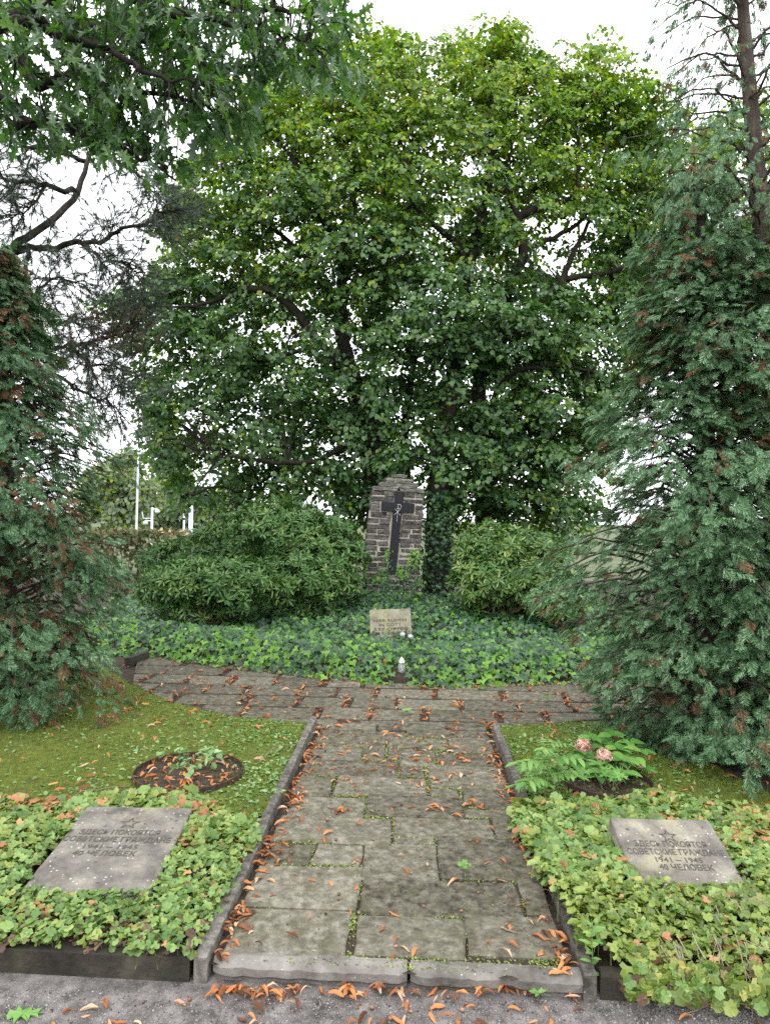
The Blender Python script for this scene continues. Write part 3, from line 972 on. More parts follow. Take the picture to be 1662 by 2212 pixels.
# mortar core
mb = MB()
V = []
for zy in (2720, 2100, 1500, 1000, 505):
    for dep in (-0.0, 0.44):
        V += [(pu(left_u(zy)) + 0.012, pz(zy), -dep), (pu(right_u(zy)) - 0.012, pz(zy), -dep)]
V = np.array(V)
T = []
for i in range(4):
    a = i * 4
    b = a + 4
    for p_, q_ in ((0, 1), (1, 3), (3, 2), (2, 0)):
        T += [(a + p_, a + q_, b + q_), (a + p_, b + q_, b + p_)]
T += [(16, 17, 19), (16, 19, 18)]
mb.add(V @ np.array([PA, PB, PN]) + PORG, T)
core = mb.build('mortar', M['mortar'], pillar)
stones = [(110, 512, 322, 582, 1), (330, 535, 486, 602, 1), (105, 606, 478, 692, 1), (96, 688, 240, 756, 1), (92, 762, 246, 866, 1), (92, 878, 372, 986, 1), (386, 922, 442, 992, 1),
          (70, 1002, 240, 1080, 0), (256, 1002, 436, 1106, 0), (60, 1106, 426, 1182, 0), (48, 1186, 202, 1266, 0), (216, 1200, 436, 1276, 0), (38, 1292, 430, 1370, 0),
          (20, 1390, 210, 1470, 0), (230, 1396, 426, 1486, 0), (14, 1496, 226, 1566, 0), (280, 1506, 440, 1572, 0), (30, 1590, 206, 1648, 0), (226, 1590, 400, 1672, 0),
          (30, 1676, 406, 1752, 0), (40, 1784, 236, 1852, 0), (250, 1780, 410, 1860, 0), (40, 1872, 280, 1936, 0), (296, 1880, 420, 1944, 0), (30, 1962, 420, 2036, 0),
          (662, 530, 852, 602, 1), (878, 526, 1018, 608, 1), (666, 636, 1024, 716, 1), (884, 746, 1020, 826, 1), (880, 832, 1016, 916, 1), (672, 926, 1014, 992, 0),
          (650, 1012, 846, 1086, 0), (860, 1020, 1010, 1090, 0), (636, 1102, 1006, 1162, 0), (636, 1172, 810, 1236, 0), (826, 1176, 1002, 1242, 0), (630, 1240, 766, 1316, 0),
          (790, 1258, 1000, 1328, 0), (620, 1338, 1004, 1416, 0), (636, 1422, 816, 1500, 0), (830, 1442, 856, 1486, 0), (870, 1432, 1000, 1502, 0), (646, 1516, 996, 1592, 0),
          (636, 1622, 816, 1682, 0), (832, 1620, 998, 1682, 0), (622, 1712, 782, 1796, 0), (798, 1712, 996, 1792, 0), (612, 1822, 790, 1892, 0), (806, 1822, 992, 1892, 0),
          (622, 1912, 742, 1972, 0), (762, 1912, 990, 1972, 0), (600, 1992, 780, 2060, 0), (800, 1992, 988, 2060, 0)]
y = 2080
while y < 2640:
    h = random.uniform(66, 92)
    x = left_u(y) + 6
    while x < 960:
        w = min(random.uniform(150, 330), 986 - x)
        if 986 - (x + w) < 70:
            w = 986 - x
        stones.append((x, y, x + w, y + h, 0))
        x += w + 18
    y += h + 20
for (x0, y0, x1, y1, cap) in stones:
    mb = MB()
    e0 = x0 < 130
    e1 = x1 > 985
    pts = ragged(pu(x0) - (0.004 if e0 else 0), pz(y1), pu(x1) + (0.004 if e1 else 0), pz(y0), 1, 0.0035)
    prot = random.uniform(0.006, 0.022)
    V, T = prism(pts, -0.42 if (e0 or e1) else -0.03, prot, 0.010, PORG, PA, PB, PN, top_j=0.004)
    mb.add(V, T)
    mb.build('stone', M['capstone'] if cap and random.random() < 0.5 else M['rubble'], pillar)
for (x0, y0, x1, y1) in ((470, 207, 697, 270), (345, 284, 826, 368), (230, 358, 906, 440), (118, 436, 558, 508), (588, 446, 1022, 514)):
    mb = MB()
    V, T = prism(ragged(pu(x0), pz(y1), pu(x1), pz(y0), 3, 0.007), -0.42 + (270 - 0.4 * y0) * 0.0003, 0.03 + random.uniform(0, .015), 0.014, PORG, PA, PB, PN, top_j=0.006)
    mb.add(V, T)
    mb.build('capstone', M['capstone'], pillar)
mb = MB()
V, T = prism(ragged(pu(500), pz(300), pu(640), pz(262), 1, 0.004), -0.3, 0.012, 0.01, PORG, PA, PB, PN)
mb.add(V, T)
mb.build('mortar', M['mortar'], pillar)
# cross
mb = MB()


def face_quad(mb, pts, z0, z1, ch=0.003):
    V, T = prism(pts, z0, z1, ch, PORG, PA, PB, PN)
    mb.add(V, T)


P2 = lambda x, y: (pu(x), pz(y))
face_quad(mb, [P2(490, 702), P2(652, 712), P2(658, 515), P2(498, 515)], -0.005, 0.048)
face_quad(mb, [P2(266, 855), P2(850, 882), P2(855, 716), P2(271, 698)], -0.005, 0.056)
face_quad(mb, [P2(430, 1976), P2(578, 1976), P2(634, 872), P2(479, 866)], -0.005, 0.046)
cross = mb.build('cross', M['granite'], pillar)
mb = MB()
E = lambda x, y: PORG + PA * pu(x) + PB * pz(y) + PN * 0.0575
for pl in ([(566, 728), (549, 1042)], [(510, 820), (606, 932)], [(608, 822), (502, 926)], [(545, 742), (600, 744)], [(541, 812), (598, 812)],
           [(598, 744), (611, 752), (616, 772), (612, 798), (598, 812)]):
    V, T = tube([E(*q) for q in pl], 0.0024, 5)
    mb.add(V, T)
mb.build('chi_rho_emblem', M['inlay'], cross)


# ================================================================== GRAVE PLATES
def letter_mesh(text, O, A, B, N, width=None, height=None, depth=0.003, bold=0.018):
    """raised lettering: baseline starts at O, runs along A, letters stand along B"""
    c = bpy.data.curves.new('lettering', 'FONT')
    c.body = text
    c.offset = bold
    c.resolution_u = 2
    o = bpy.data.objects.new('lettering', c)
    COL.objects.link(o)
    dg = bpy.context.evaluated_depsgraph_get()
    me = bpy.data.meshes.new_from_object(o.evaluated_get(dg))
    bpy.data.objects.remove(o)
    me.calc_loop_triangles()
    V = np.array([v.co[:] for v in me.vertices])
    T = np.array([t.vertices[:] for t in me.loop_triangles])
    bpy.data.meshes.remove(me)
    x0, x1 = V[:, 0].min(), V[:, 0].max()
    y0, y1 = V[:, 1].min(), V[:, 1].max()
    sx = width / (x1 - x0) if width else 1
    sy = height / 0.73 if height else sx
    V = np.column_stack([(V[:, 0] - x0) * sx, V[:, 1] * sy, np.full(len(V), depth)])
    return V @ np.array([A, B, N]) + np.array(tuple(O)), T


def plate(name, TL, TR, BR, BL, th, mat, lines, star, label, bold=0.012):
    TL, TR, BR, BL = [np.array(p_) for p_ in (TL, TR, BR, BL)]
    A = unit((TR - TL) + (BR - BL))
    Bd = ((TL - BL) + (TR - BR)) / 2
    N = unit(np.cross(A, Bd))
    B = np.cross(N, A)
    w = float(np.dot(TR - TL, A) + np.dot(BR - BL, A)) / 2
    h = float(np.dot(Bd, B))
    c = (TL + TR + BL + BR) / 4
    O = c - A * w / 2 - B * h / 2
    t = thing(name, tuple(c - N * th), label, 'gravestone')
    mb = MB()
    V, T = prism(ragged(0, 0, w, h, 3, 0.0025), -th, 0, 0.006, O, A, B, N)
    mb.add(V, T)
    body = mb.build('stone_plate', mat, t)
    for (txt, tv, a, b, hh) in lines:
        V, T = letter_mesh(txt, O + A * a * w + B * (1 - tv) * h, A, B, N, (b - a) * w, hh, 0.0016, bold)
        xs = (V - O) @ A
        lo_, hi_ = xs[T].min(1), xs[T].max(1)
        o2 = np.argsort(lo_)
        grp, cur, gi = np.zeros(len(T), int), -1e9, -1
        for k in o2:
            if lo_[k] > cur + 1e-5:
                gi += 1
            cur = max(cur, hi_[k])
            grp[k] = gi
        for k in range(gi + 1):
            Tk = T[grp == k]
            us, inv = np.unique(Tk, return_inverse=True)
            mb = MB()
            mb.add(V[us], inv.reshape(-1, 3))
            mb.build('letter', M['letters'], t)
    if star:
        mb = MB()
        so, sv, r0 = star
        cc = np.array([so * w, (1 - sv) * h])
        out_s = [cc + (r0 if k % 2 == 0 else r0 * 0.42) * np.array([math.sin(k * math.pi / 5), math.cos(k * math.pi / 5)]) for k in range(10)]
        inn = [cc + (q - cc) * 0.68 for q in out_s]
        V = [(q[0], q[1], 0.0016) for q in out_s + inn]
        T = []
        for k in range(10):
            q = (k + 1) % 10
            T += [(k, q, 10 + q), (k, 10 + q, 10 + k)]
        mb.add(np.array(V) @ np.array([A, B, N]) + O, T)
        mb.build('star_emblem', M['letters'], t)
    return t, O, A, B, N, w, h


LINES_L = [('ЗДЕСЬ ПОКОЯТСЯ', 0.365, 0.11, 0.82, 0.042), ('СОВЕТСКИЕ ГРАЖДАНЕ', 0.45, 0.02, 0.95, 0.042), ('1941 – 1945', 0.53, 0.24, 0.70, 0.036), ('40 ЧЕЛОВЕК', 0.605, 0.19, 0.72, 0.04)]
SL = plate('gravestone', at(187, 1740, 3.6), at(416, 1745, 3.6), at(322, 1938, 2.88), at(38, 1934, 2.86), 0.07, M['plate'], LINES_L, (0.5, 0.225, 0.055),
           'flat grey grave plate with star and Cyrillic text, tilted, beside the dark mossy front kerb')
LINES_R = [('ЗДЕСЬ ПОКОЯТСЯ', 0.375, 0.13, 0.83, 0.034), ('СОВЕТСКИЕ ГРАЖДАНЕ', 0.475, 0.03, 0.96, 0.034), ('1941 – 1945', 0.565, 0.27, 0.71, 0.03), ('40 ЧЕЛОВЕК', 0.655, 0.27, 0.78, 0.033)]
SR = plate('gravestone', at(1322, 1765, 3.38), at(1530, 1771, 3.38), at(1634, 1950, 2.92), at(1384, 1946, 2.92), 0.07, M['plate'], LINES_R, (0.5, 0.24, 0.045),
           'pale grave plate with star and Cyrillic text, nearest the hydrangea and olive ground cover')
PQ = plate('gravestone', at(800, 1317, 8.9), at(888, 1313, 8.9), at(888, 1384, 8.7), at(797, 1388, 8.7), 0.09, M['plaque'],
           [('HIER RUHEN', 0.40, 0.10, 0.88, 0.040), ('IN GOTT', 0.53, 0.22, 0.76, 0.040), ('537 OPFER', 0.665, 0.09, 0.93, 0.040), ('DES FASCHISMUS', 0.79, 0.04, 0.97, 0.040),
            ('AUS 13 NATIONEN', 0.91, 0.04, 0.97, 0.038)], None,
           'small mossy upright memorial stone with German text in front of the pillar', 0.02)


# ================================================================== TREES
def branch_nodes(limbs):
    return np.concatenate(limbs)


def leafy_tree(name, label, base, limbs, lobes, n_spray, leaves_per, leaf_size, mats, mat_fn, bark, leaf_tm, group=None, fan=(0.30, 0.24), seed=0, wood=None, twig_r=0.006,
               gap=-0.28, gap_scale=1.6, view_tilt=0.45, bract=0.0, fill=None):
    """a tree: limbs are hand-set curves, lobes (centre, radii) carry sprays of leaves on twigs"""
    t = thing(name, tuple(base), label, 'tree', group)
    mbw = MB()
    nodes = []
    for pts, r0, r1 in limbs:
        P = smooth_path(pts, 5, 0.012)
        rr = np.linspace(r0, r1, len(P))
        mbw.add(*tube(P, rr, 7))
        nodes.append(P[len(P) // 4:])
    nodes = np.concatenate(nodes)
    mbw.build('trunk', bark, t, smooth=True)
    # secondary branches out to every lobe
    mbb = MB()
    sec = [nodes]
    for c, rad in lobes:
        c = np.array(c)
        for k in range(3):
            tgt = c + rng.normal(0, 0.35, 3) * np.array(rad)
            d = np.linalg.norm(nodes - tgt, axis=1) + 0.6 * np.maximum(0, nodes[:, 2] - tgt[2])
            s = nodes[np.argmin(d)]
            L = np.linalg.norm(tgt - s)
            if L < 0.15:
                continue
            mid = s + (tgt - s) * 0.5 + np.array([0, 0, 0.12 * L]) + rng.normal(0, 0.06 * L, 3)
            P = smooth_path([s, mid, tgt], 5, 0.008)
            mbb.add(*tube(P, np.linspace(0.012 + 0.008 * L, 0.007, len(P)), 5))
            sec.append(P[3:])
    sec = np.concatenate(sec)
    # sprays
    wts = np.array([r[0] * r[1] + r[0] * r[2] + r[1] * r[2] for _, r in lobes])
    which = rng.choice(len(lobes), n_spray, p=wts / wts.sum())
    LC = np.array([l[0] for l in lobes]); LR = np.array([l[1] for l in lobes])
    d = rand_dirs(n_spray)
    d[:, 2] = np.abs(d[:, 2]) * np.where(rng.random(n_spray) < 0.72, 1, -1)
    rr = rng.uniform(0.5, 1.05, n_spray) ** 0.6
    C = LC[which] + d * rr[:, None] * LR[which]
    g = vnoise(C[:, 0] * gap_scale, C[:, 2] * gap_scale * 1.2 + C[:, 1] * 0.5, 4 + seed) + 0.5 * vnoise(C[:, 0] * gap_scale * 2.6, C[:, 2] * gap_scale * 2.6, 8 + seed)
    keep = g > gap
    C, d, which = C[keep], d[keep], which[keep]
    outw = unit(d * LR[which])
    if fill is not None:                                # sprays through the whole body of the crown
        FP, FO = fill
        C = np.vstack([C, FP])
        outw = np.vstack([outw, FO])
        which = np.concatenate([which, np.zeros(len(FP), int)])
    n = len(C)
    view = unit(CAMP - C)
    nrm = unit(UP * 0.95 + outw * 0.40 + view * view_tilt * rng.random((n, 1)) + rng.normal(0, 0.25, (n, 3)))
    ax = outw * 0.8 + rng.normal(0, 0.45, (n, 3)) - UP * 0.35
    ax = unit(ax - nrm * np.sum(ax * nrm, 1, keepdims=True))
    side = np.cross(ax, nrm)
    # twigs
    for i in range(n):
        dd = np.linalg.norm(sec - C[i], axis=1)
        s = sec[np.argmin(dd)]
        L = dd.min()
        e = C[i] + ax[i] * fan[0] * 0.6
        mid = (s + C[i]) / 2 + np.array([0, 0, 0.06 * L])
        mbb.add(*tube([s, mid, C[i], e], np.array([twig_r, twig_r * 0.75, twig_r * 0.55, twig_r * 0.3]), 3))
    mbb.build('branches', wood or bark, t, smooth=True, kind='stuff')
    k = leaves_per
    a = rng.uniform(-1, 1, (n, k)); b = rng.uniform(-1, 1, (n, k)) * (1 - 0.45 * np.abs(a))
    P = C[:, None] + ax[:, None] * (a * fan[0])[..., None] + side[:, None] * (b * fan[1])[..., None] + nrm[:, None] * rng.normal(0, 0.03, (n, k))[..., None]
    P -= UP * (0.25 * (np.abs(b) * fan[1]) + 0.5 * np.maximum(a, 0) * fan[0] * 0.4)[..., None]
    la = ax[:, None] * 0.7 + side[:, None] * np.sign(b)[..., None] * 0.6 - UP * 0.3 + rng.normal(0, 0.35, (n, k, 3))
    ln = nrm[:, None] + rng.normal(0, 0.33, (n, k, 3))
    P, la, ln = P.reshape(-1, 3), la.reshape(-1, 3), ln.reshape(-1, 3)
    R = frames(la, ln)
    sz = leaf_size * rng.uniform(0.55, 1.3, len(P))
    mi = mat_fn(P, np.repeat(which, k))
    mbf = MB()
    scatter(mbf, leaf_tm, P, R, sz, mi)
    if bract:
        q = rng.random(len(P)) < bract
        q &= mi == 1
        Rb = frames(np.tile([0, 0, -1.0], (q.sum(), 1)) + rng.normal(0, 0.4, (q.sum(), 3)), rng.normal(size=(q.sum(), 3)))
        scatter(mbf, ELLI, P[q] - UP * 0.02, Rb, leaf_size * rng.uniform(0.7, 1.1, q.sum()), len(mats) - 1)
    mbf.build('crown', mats, t, kind='stuff')
    return t


def lobe(X, Y, rX, rY, d, rd):
    return (tuple(at(X, Y, d)), (rX / FPX * d, rd, rY / FPX * d))


LZ = 12.8
LOBES_A = [lobe(*q) for q in (
    (800, 150, 110, 90, 13.6, 1.2), (640, 255, 130, 85, 13.2, 1.2), (760, 330, 150, 100, 12.8, 1.3), (540, 330, 70, 80, 13, 1.0), (500, 410, 120, 90, 12.9, 1.2), (640, 470, 150, 80, 12.4, 1.2), (430, 520, 90, 90, 12.9, 1.0),
    (800, 560, 140, 70, 11.7, 1.0), (400, 640, 90, 60, 12.6, 0.9), (290, 660, 75, 36, 11.6, 0.6), (400, 740, 130, 60, 11.8, 0.8), (560, 640, 120, 60, 13.2, 1.0),
    (590, 770, 140, 60, 11.6, 0.8), (440, 860, 110, 60, 11.8, 0.8), (590, 890, 140, 70, 11.6, 0.9), (370, 960, 60, 70, 12.0, 0.7), (480, 990, 100, 60, 12, 0.7), (415, 1080, 42, 30, 11.6, 0.4),
    (640, 1010, 120, 60, 12, 0.8), (740, 1080, 80, 40, 12.4, 0.7), (720, 920, 50, 50, 13.6, 0.6), (560, 1065, 80, 35, 12.4, 0.6), (330, 860, 40, 50, 12.4, 0.5),
    (700, 640, 110, 90, 13.6, 0.8), (560, 560, 100, 70, 13.6, 0.8), (690, 840, 90, 60, 13.6, 0.8), (780, 1060, 70, 50, 13.5, 0.6), (470, 610, 90, 60, 13.4, 0.8))]
LOBES_B = [lobe(*q) for q in (
    (1060, 135, 95, 80, 13.8, 1.2), (950, 190, 100, 80, 13.4, 1.2), (1110, 260, 150, 100, 13.2, 1.3), (950, 320, 130, 100, 12.9, 1.2), (1000, 440, 130, 80, 12.5, 1.1), (920, 640, 120, 60, 11.4, 0.8),
    (1010, 690, 130, 60, 11.4, 0.9), (880, 740, 110, 55, 11.6, 0.8), (1000, 800, 110, 60, 12, 0.9), (860, 860, 90, 50, 13.4, 0.8), (900, 1000, 100, 45, 11.5, 0.6), (1010, 1000, 80, 60, 11.6, 0.7),
    (1090, 900, 110, 60, 12.2, 0.9), (960, 530, 120, 50, 12.8, 0.9), (1120, 730, 110, 60, 12.0, 0.9),
    (840, 1060, 80, 60, 13.5, 0.5), (870, 960, 100, 60, 13.6, 0.6), (1000, 920, 80, 70, 13.8, 0.6), (1060, 560, 90, 80, 13.8, 0.8), (830, 450, 90, 80, 13.3, 0.8), (1000, 1060, 80, 60, 13.4, 0.6), (860, 700, 90, 60, 13.6, 0.7))]
LOBES_C = [lobe(*q) for q in (
    (1240, 160, 75, 60, 13.8, 1.0), (1320, 190, 70, 60, 13.5, 1.0), (1270, 300, 130, 90, 13.2, 1.2), (1400, 300, 70, 90, 13.2, 1.1), (1210, 420, 120, 80, 12.7, 1.1), (1350, 440, 90, 80, 13, 1.0),
    (1310, 560, 100, 50, 13.2, 0.9), (1190, 620, 120, 60, 12.2, 1.0), (1340, 680, 80, 60, 12.8, 0.9), (1240, 760, 110, 55, 12.2, 0.9), (1200, 880, 120, 65, 12, 0.9), (1280, 840, 70, 50, 12.4, 0.7),
    (1150, 1000, 110, 60, 12, 0.8), (1240, 1010, 80, 60, 12.4, 0.7), (1120, 1100, 110, 45, 12, 0.7), (1230, 1110, 80, 40, 12.4, 0.6), (1000, 1090, 60, 50, 11.9, 0.5),
    (1100, 990, 90, 70, 13.8, 0.7), (1180, 1090, 90, 60, 13.6, 0.6), (1200, 700, 90, 70, 13.9, 0.8), (1110, 620, 80, 60, 13.8, 0.7), (1380, 560, 60, 70, 13.2, 0.7))]
a_ = lambda *q: [at(X, Y, d_ * 0.945) for X, Y, d_ in q]
LIMBS_A = [(a_((822, 1300, 13), (812, 1100, 13), (800, 960, 13), (785, 880, 13), (752, 780, 13), (735, 690, 13.1), (742, 560, 13.2), (760, 440, 13.3), (770, 300, 13.4), (790, 170, 13.5)), 0.21, 0.03),
           (a_((785, 880, 13), (735, 800, 12.8), (690, 745, 12.7), (640, 760, 12.6), (560, 780, 12.4)), 0.10, 0.02),
           (a_((690, 745, 12.7), (620, 650, 12.6), (560, 625, 12.6), (490, 640, 12.6), (420, 660, 12.5), (300, 660, 11.8)), 0.09, 0.012),
           (a_((742, 560, 13.2), (690, 470, 12.9), (600, 420, 12.9), (520, 330, 13)), 0.07, 0.012),
           (a_((735, 690, 13.1), (660, 560, 13.2), (560, 480, 13.1), (440, 480, 13)), 0.07, 0.012),
           (a_((660, 400, 13), (630, 340, 13), (560, 250, 13.2), (600, 190, 13.2)), 0.045, 0.01),
           (a_((790, 920, 13), (700, 990, 12.5), (600, 1000, 12), (480, 990, 12), (415, 1070, 11.6)), 0.06, 0.01)]
LIMBS_B = [(a_((945, 1330, 12.6), (942, 1200, 12.6), (950, 1050, 12.7), (962, 900, 12.8), (990, 760, 12.9), (1000, 650, 13), (1012, 580, 13), (1045, 440, 13.2), (1060, 340, 13.3), (1058, 200, 13.5)), 0.25, 0.03),
           (a_((1012, 580, 13), (980, 520, 12.9), (900, 450, 12.7), (880, 360, 12.8), (850, 250, 13)), 0.075, 0.012),
           (a_((990, 760, 12.9), (930, 690, 12.6), (880, 560, 12.7), (890, 420, 13)), 0.07, 0.012),
           (a_((880, 1200, 13.4), (876, 1000, 13.4), (878, 880, 13.4), (900, 700, 13.3), (885, 560, 13.3)), 0.11, 0.03),
           (a_((962, 900, 12.8), (920, 880, 13), (880, 850, 13.2)), 0.05, 0.02),
           (a_((1060, 340, 13.3), (1100, 260, 13.3), (1080, 150, 13.6)), 0.04, 0.01)]
LIMBS_C = [(a_((1060, 1290, 13.4), (1045, 1100, 13.4), (1030, 960, 13.3), (1040, 800, 13.2), (1090, 640, 13.1), (1130, 540, 13), (1120, 470, 13), (1180, 445, 13), (1240, 420, 13), (1250, 330, 13.2), (1260, 200, 13.6)), 0.17, 0.02),
           (a_((1130, 540, 13), (1180, 520, 13), (1260, 470, 13.1), (1300, 360, 13.2), (1330, 220, 13.4)), 0.06, 0.012),
           (a_((1040, 800, 13.2), (1130, 680, 13), (1210, 610, 13), (1240, 540, 13), (1275, 470, 13), (1300, 400, 13.1)), 0.09, 0.015),
           (a_((1215, 602, 13), (1300, 590, 13), (1380, 560, 12.9), (1430, 500, 13)), 0.06, 0.02),
           (a_((1030, 960, 13.3), (1090, 820, 12.8), (1180, 790, 12.5), (1270, 800, 12.4)), 0.07, 0.012),
           (a_((1120, 470, 13), (1090, 400, 13), (1110, 300, 13.2)), 0.05, 0.01)]


a_ = lambda *q: [at(X, Y, d_) for X, Y, d_ in q]


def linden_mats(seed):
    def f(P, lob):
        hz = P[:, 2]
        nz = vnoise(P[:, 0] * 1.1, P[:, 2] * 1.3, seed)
        top = np.clip((hz - 5.2) / 4.5, 0, 1) + 0.3 * nz  # yellow, light-painted leaves grow more frequent with height
        back = (P[:, 1] > 12.9) & (rng.random(len(P)) < 0.8)  # leaves on the far side take the painted backlight
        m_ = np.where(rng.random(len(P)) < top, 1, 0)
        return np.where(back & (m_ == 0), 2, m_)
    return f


CROWN = [(500, 190), (560, 160), (640, 150), (740, 95), (760, 45), (800, 62), (880, 85), (930, 112), (1010, 72), (1060, 50), (1105, 52), (1140, 92), (1200, 126), (1240, 78), (1300, 112), (1350, 160), (1430, 182),
         (1470, 270), (1480, 420), (1440, 560), (1400, 700), (1380, 800), (1340, 870), (1330, 960), (1300, 1100), (1240, 1160), (1100, 1150), (960, 1140), (800, 1130), (740, 1115), (680, 1080), (520, 1070), (460, 1100),
         (378, 1095), (370, 1040), (312, 955), (315, 880), (285, 770), (215, 650), (215, 632), (300, 637), (330, 600), (348, 520), (372, 430), (420, 340), (470, 260)]
HOLES = [(1230, 530, 70, 60), (1310, 770, 30, 36), (975, 505, 30, 26), (590, 510, 40, 30), (715, 980, 26, 30), (1055, 850, 24, 28), (480, 590, 45, 26), (1140, 480, 30, 30), (760, 760, 22, 24), (1290, 610, 40, 26),
         (660, 1090, 40, 20), (720, 1130, 40, 18), (980, 1010, 24, 22), (440, 1040, 26, 16), (1130, 1000, 26, 30), (870, 640, 16, 16), (400, 900, 20, 20), (930, 430, 24, 18), (700, 560, 24, 30), (850, 800, 26, 20), (1200, 860, 20, 24), (540, 860, 22, 16), (900, 940, 30, 24), (640, 700, 30, 14), (1060, 660, 26, 18)]


def crown_fill(n, x0, x1):
    """spray places spread through the crown as surveyed, denser on its near and upper side"""
    Ps, Os = [], []
    while len(Ps) < n:
        X, Y = random.uniform(x0, x1), random.uniform(40, 1170)
        if not in_poly(np.array([X]), np.array([Y]), CROWN)[0]:
            continue
        hole = any(((X - a) / (c * 1.15)) ** 2 + ((Y - b) / (e * 1.15)) ** 2 < 1 for a, b, c, e in HOLES)
        if hole and random.random() < 0.93:
            continue
        if Y > 990 and random.random() < 0.35:
            continue
        q = ((X - 860) / 620) ** 2 + ((Y - 600) / 580) ** 2
        half = 1.9 * math.sqrt(max(0.05, 1 - q))
        t = -1 + 2 * random.random()
        d_ = 13.0 + half * t
        p_ = np.array(at(X, Y, d_))
        if vnoise(np.array([p_[0] * 1.2]), np.array([p_[2] * 2.0 + p_[1]]), 14)[0] < -0.22:
            continue
        o_ = np.array([(X - 860) / 620, t * 0.8, (600 - Y) / 580 * 0.7 + 0.25]) + rng.normal(0, 0.3, 3)
        Ps.append(p_)
        Os.append(o_)
    return np.array(Ps), unit(np.array(Os))


LM = [M['linden'], M['linden_top'], M['linden_backlit'], M['bract']]
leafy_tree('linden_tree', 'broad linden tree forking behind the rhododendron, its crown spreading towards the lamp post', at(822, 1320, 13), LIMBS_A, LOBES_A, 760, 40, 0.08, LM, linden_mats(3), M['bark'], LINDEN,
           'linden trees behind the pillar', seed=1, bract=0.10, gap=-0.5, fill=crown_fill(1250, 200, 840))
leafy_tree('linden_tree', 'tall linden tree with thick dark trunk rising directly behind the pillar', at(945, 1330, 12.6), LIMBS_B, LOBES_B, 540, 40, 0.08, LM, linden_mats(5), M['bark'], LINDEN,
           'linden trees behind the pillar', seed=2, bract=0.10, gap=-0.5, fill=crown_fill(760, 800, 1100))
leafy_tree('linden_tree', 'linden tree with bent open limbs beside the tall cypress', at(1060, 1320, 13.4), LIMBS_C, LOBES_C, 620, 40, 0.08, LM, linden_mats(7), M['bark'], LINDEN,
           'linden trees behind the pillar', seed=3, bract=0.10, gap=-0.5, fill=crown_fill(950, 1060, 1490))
# tree glowing yellow-green behind the tall cypress
leafy_tree('linden_tree', 'yellow-green linden tree showing behind the bare cypress trunk', at(1560, 1180, 18),
           [(a_((1560, 1180, 18), (1560, 900, 18), (1570, 600, 18), (1560, 350, 18)), 0.2, 0.03)],
           [lobe(*q) for q in ((1500, 380, 90, 110, 18, 1.6), (1600, 330, 90, 110, 18, 1.6), (1420, 560, 90, 120, 18, 1.6), (1560, 560, 130, 130, 18, 1.6), (1430, 760, 80, 90, 18, 1.4), (1640, 650, 80, 200, 18, 1.4))],
           520, 30, 0.11, [M['linden_backlit'], M['linden_top'], M['backlit'], M['bract']], lambda P, l: rng.integers(0, 3, len(P)), M['bark'], LINDEN, 'linden trees behind the pillar', fan=(0.4, 0.3), seed=6)
# low backlit shrub between the trunks
leafy_tree('shrub', 'yellow-green backlit shrub in the dark gap between the pillar and the paler rhododendron', at(970, 1300, 13.5),
           [(a_((975, 1310, 13.5), (975, 1250, 13.5), (965, 1190, 13.5)), 0.02, 0.008), (a_((985, 1310, 13.5), (1010, 1240, 13.6)), 0.02, 0.008)],
           [lobe(*q) for q in ((960, 1235, 40, 55, 13.6, 0.4), (1010, 1190, 50, 60, 13.8, 0.4), (960, 1290, 35, 30, 13.4, 0.3))],
           46, 26, 0.06, [M['backlit'], M['linden_backlit']], lambda P, l: rng.integers(0, 2, len(P)), M['stem'], LINDEN, None, fan=(0.22, 0.18), seed=8, twig_r=0.004)

# ---- far trees, distance haze put into their pale leaf colour
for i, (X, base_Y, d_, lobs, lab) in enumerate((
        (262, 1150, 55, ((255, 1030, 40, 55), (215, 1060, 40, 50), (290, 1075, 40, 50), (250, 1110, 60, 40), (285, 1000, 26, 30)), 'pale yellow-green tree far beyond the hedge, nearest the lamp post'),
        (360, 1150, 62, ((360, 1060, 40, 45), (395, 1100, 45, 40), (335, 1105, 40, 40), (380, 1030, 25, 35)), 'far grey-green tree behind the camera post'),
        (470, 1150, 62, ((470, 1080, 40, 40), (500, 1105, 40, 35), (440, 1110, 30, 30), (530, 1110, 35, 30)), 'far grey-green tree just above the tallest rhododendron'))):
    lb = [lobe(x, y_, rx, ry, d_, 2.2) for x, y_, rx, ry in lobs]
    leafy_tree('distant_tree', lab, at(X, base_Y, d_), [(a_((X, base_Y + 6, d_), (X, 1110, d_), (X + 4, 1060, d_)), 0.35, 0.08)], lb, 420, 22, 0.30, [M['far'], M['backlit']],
               lambda P, l: (rng.random(len(P)) < (0.28 if i == 0 else 0.04)).astype(int), M['bark'], LINDEN, 'far trees beyond the hedge', fan=(1.0, 0.8), seed=10 + i, twig_r=0.02, gap=-0.45, gap_scale=0.5)

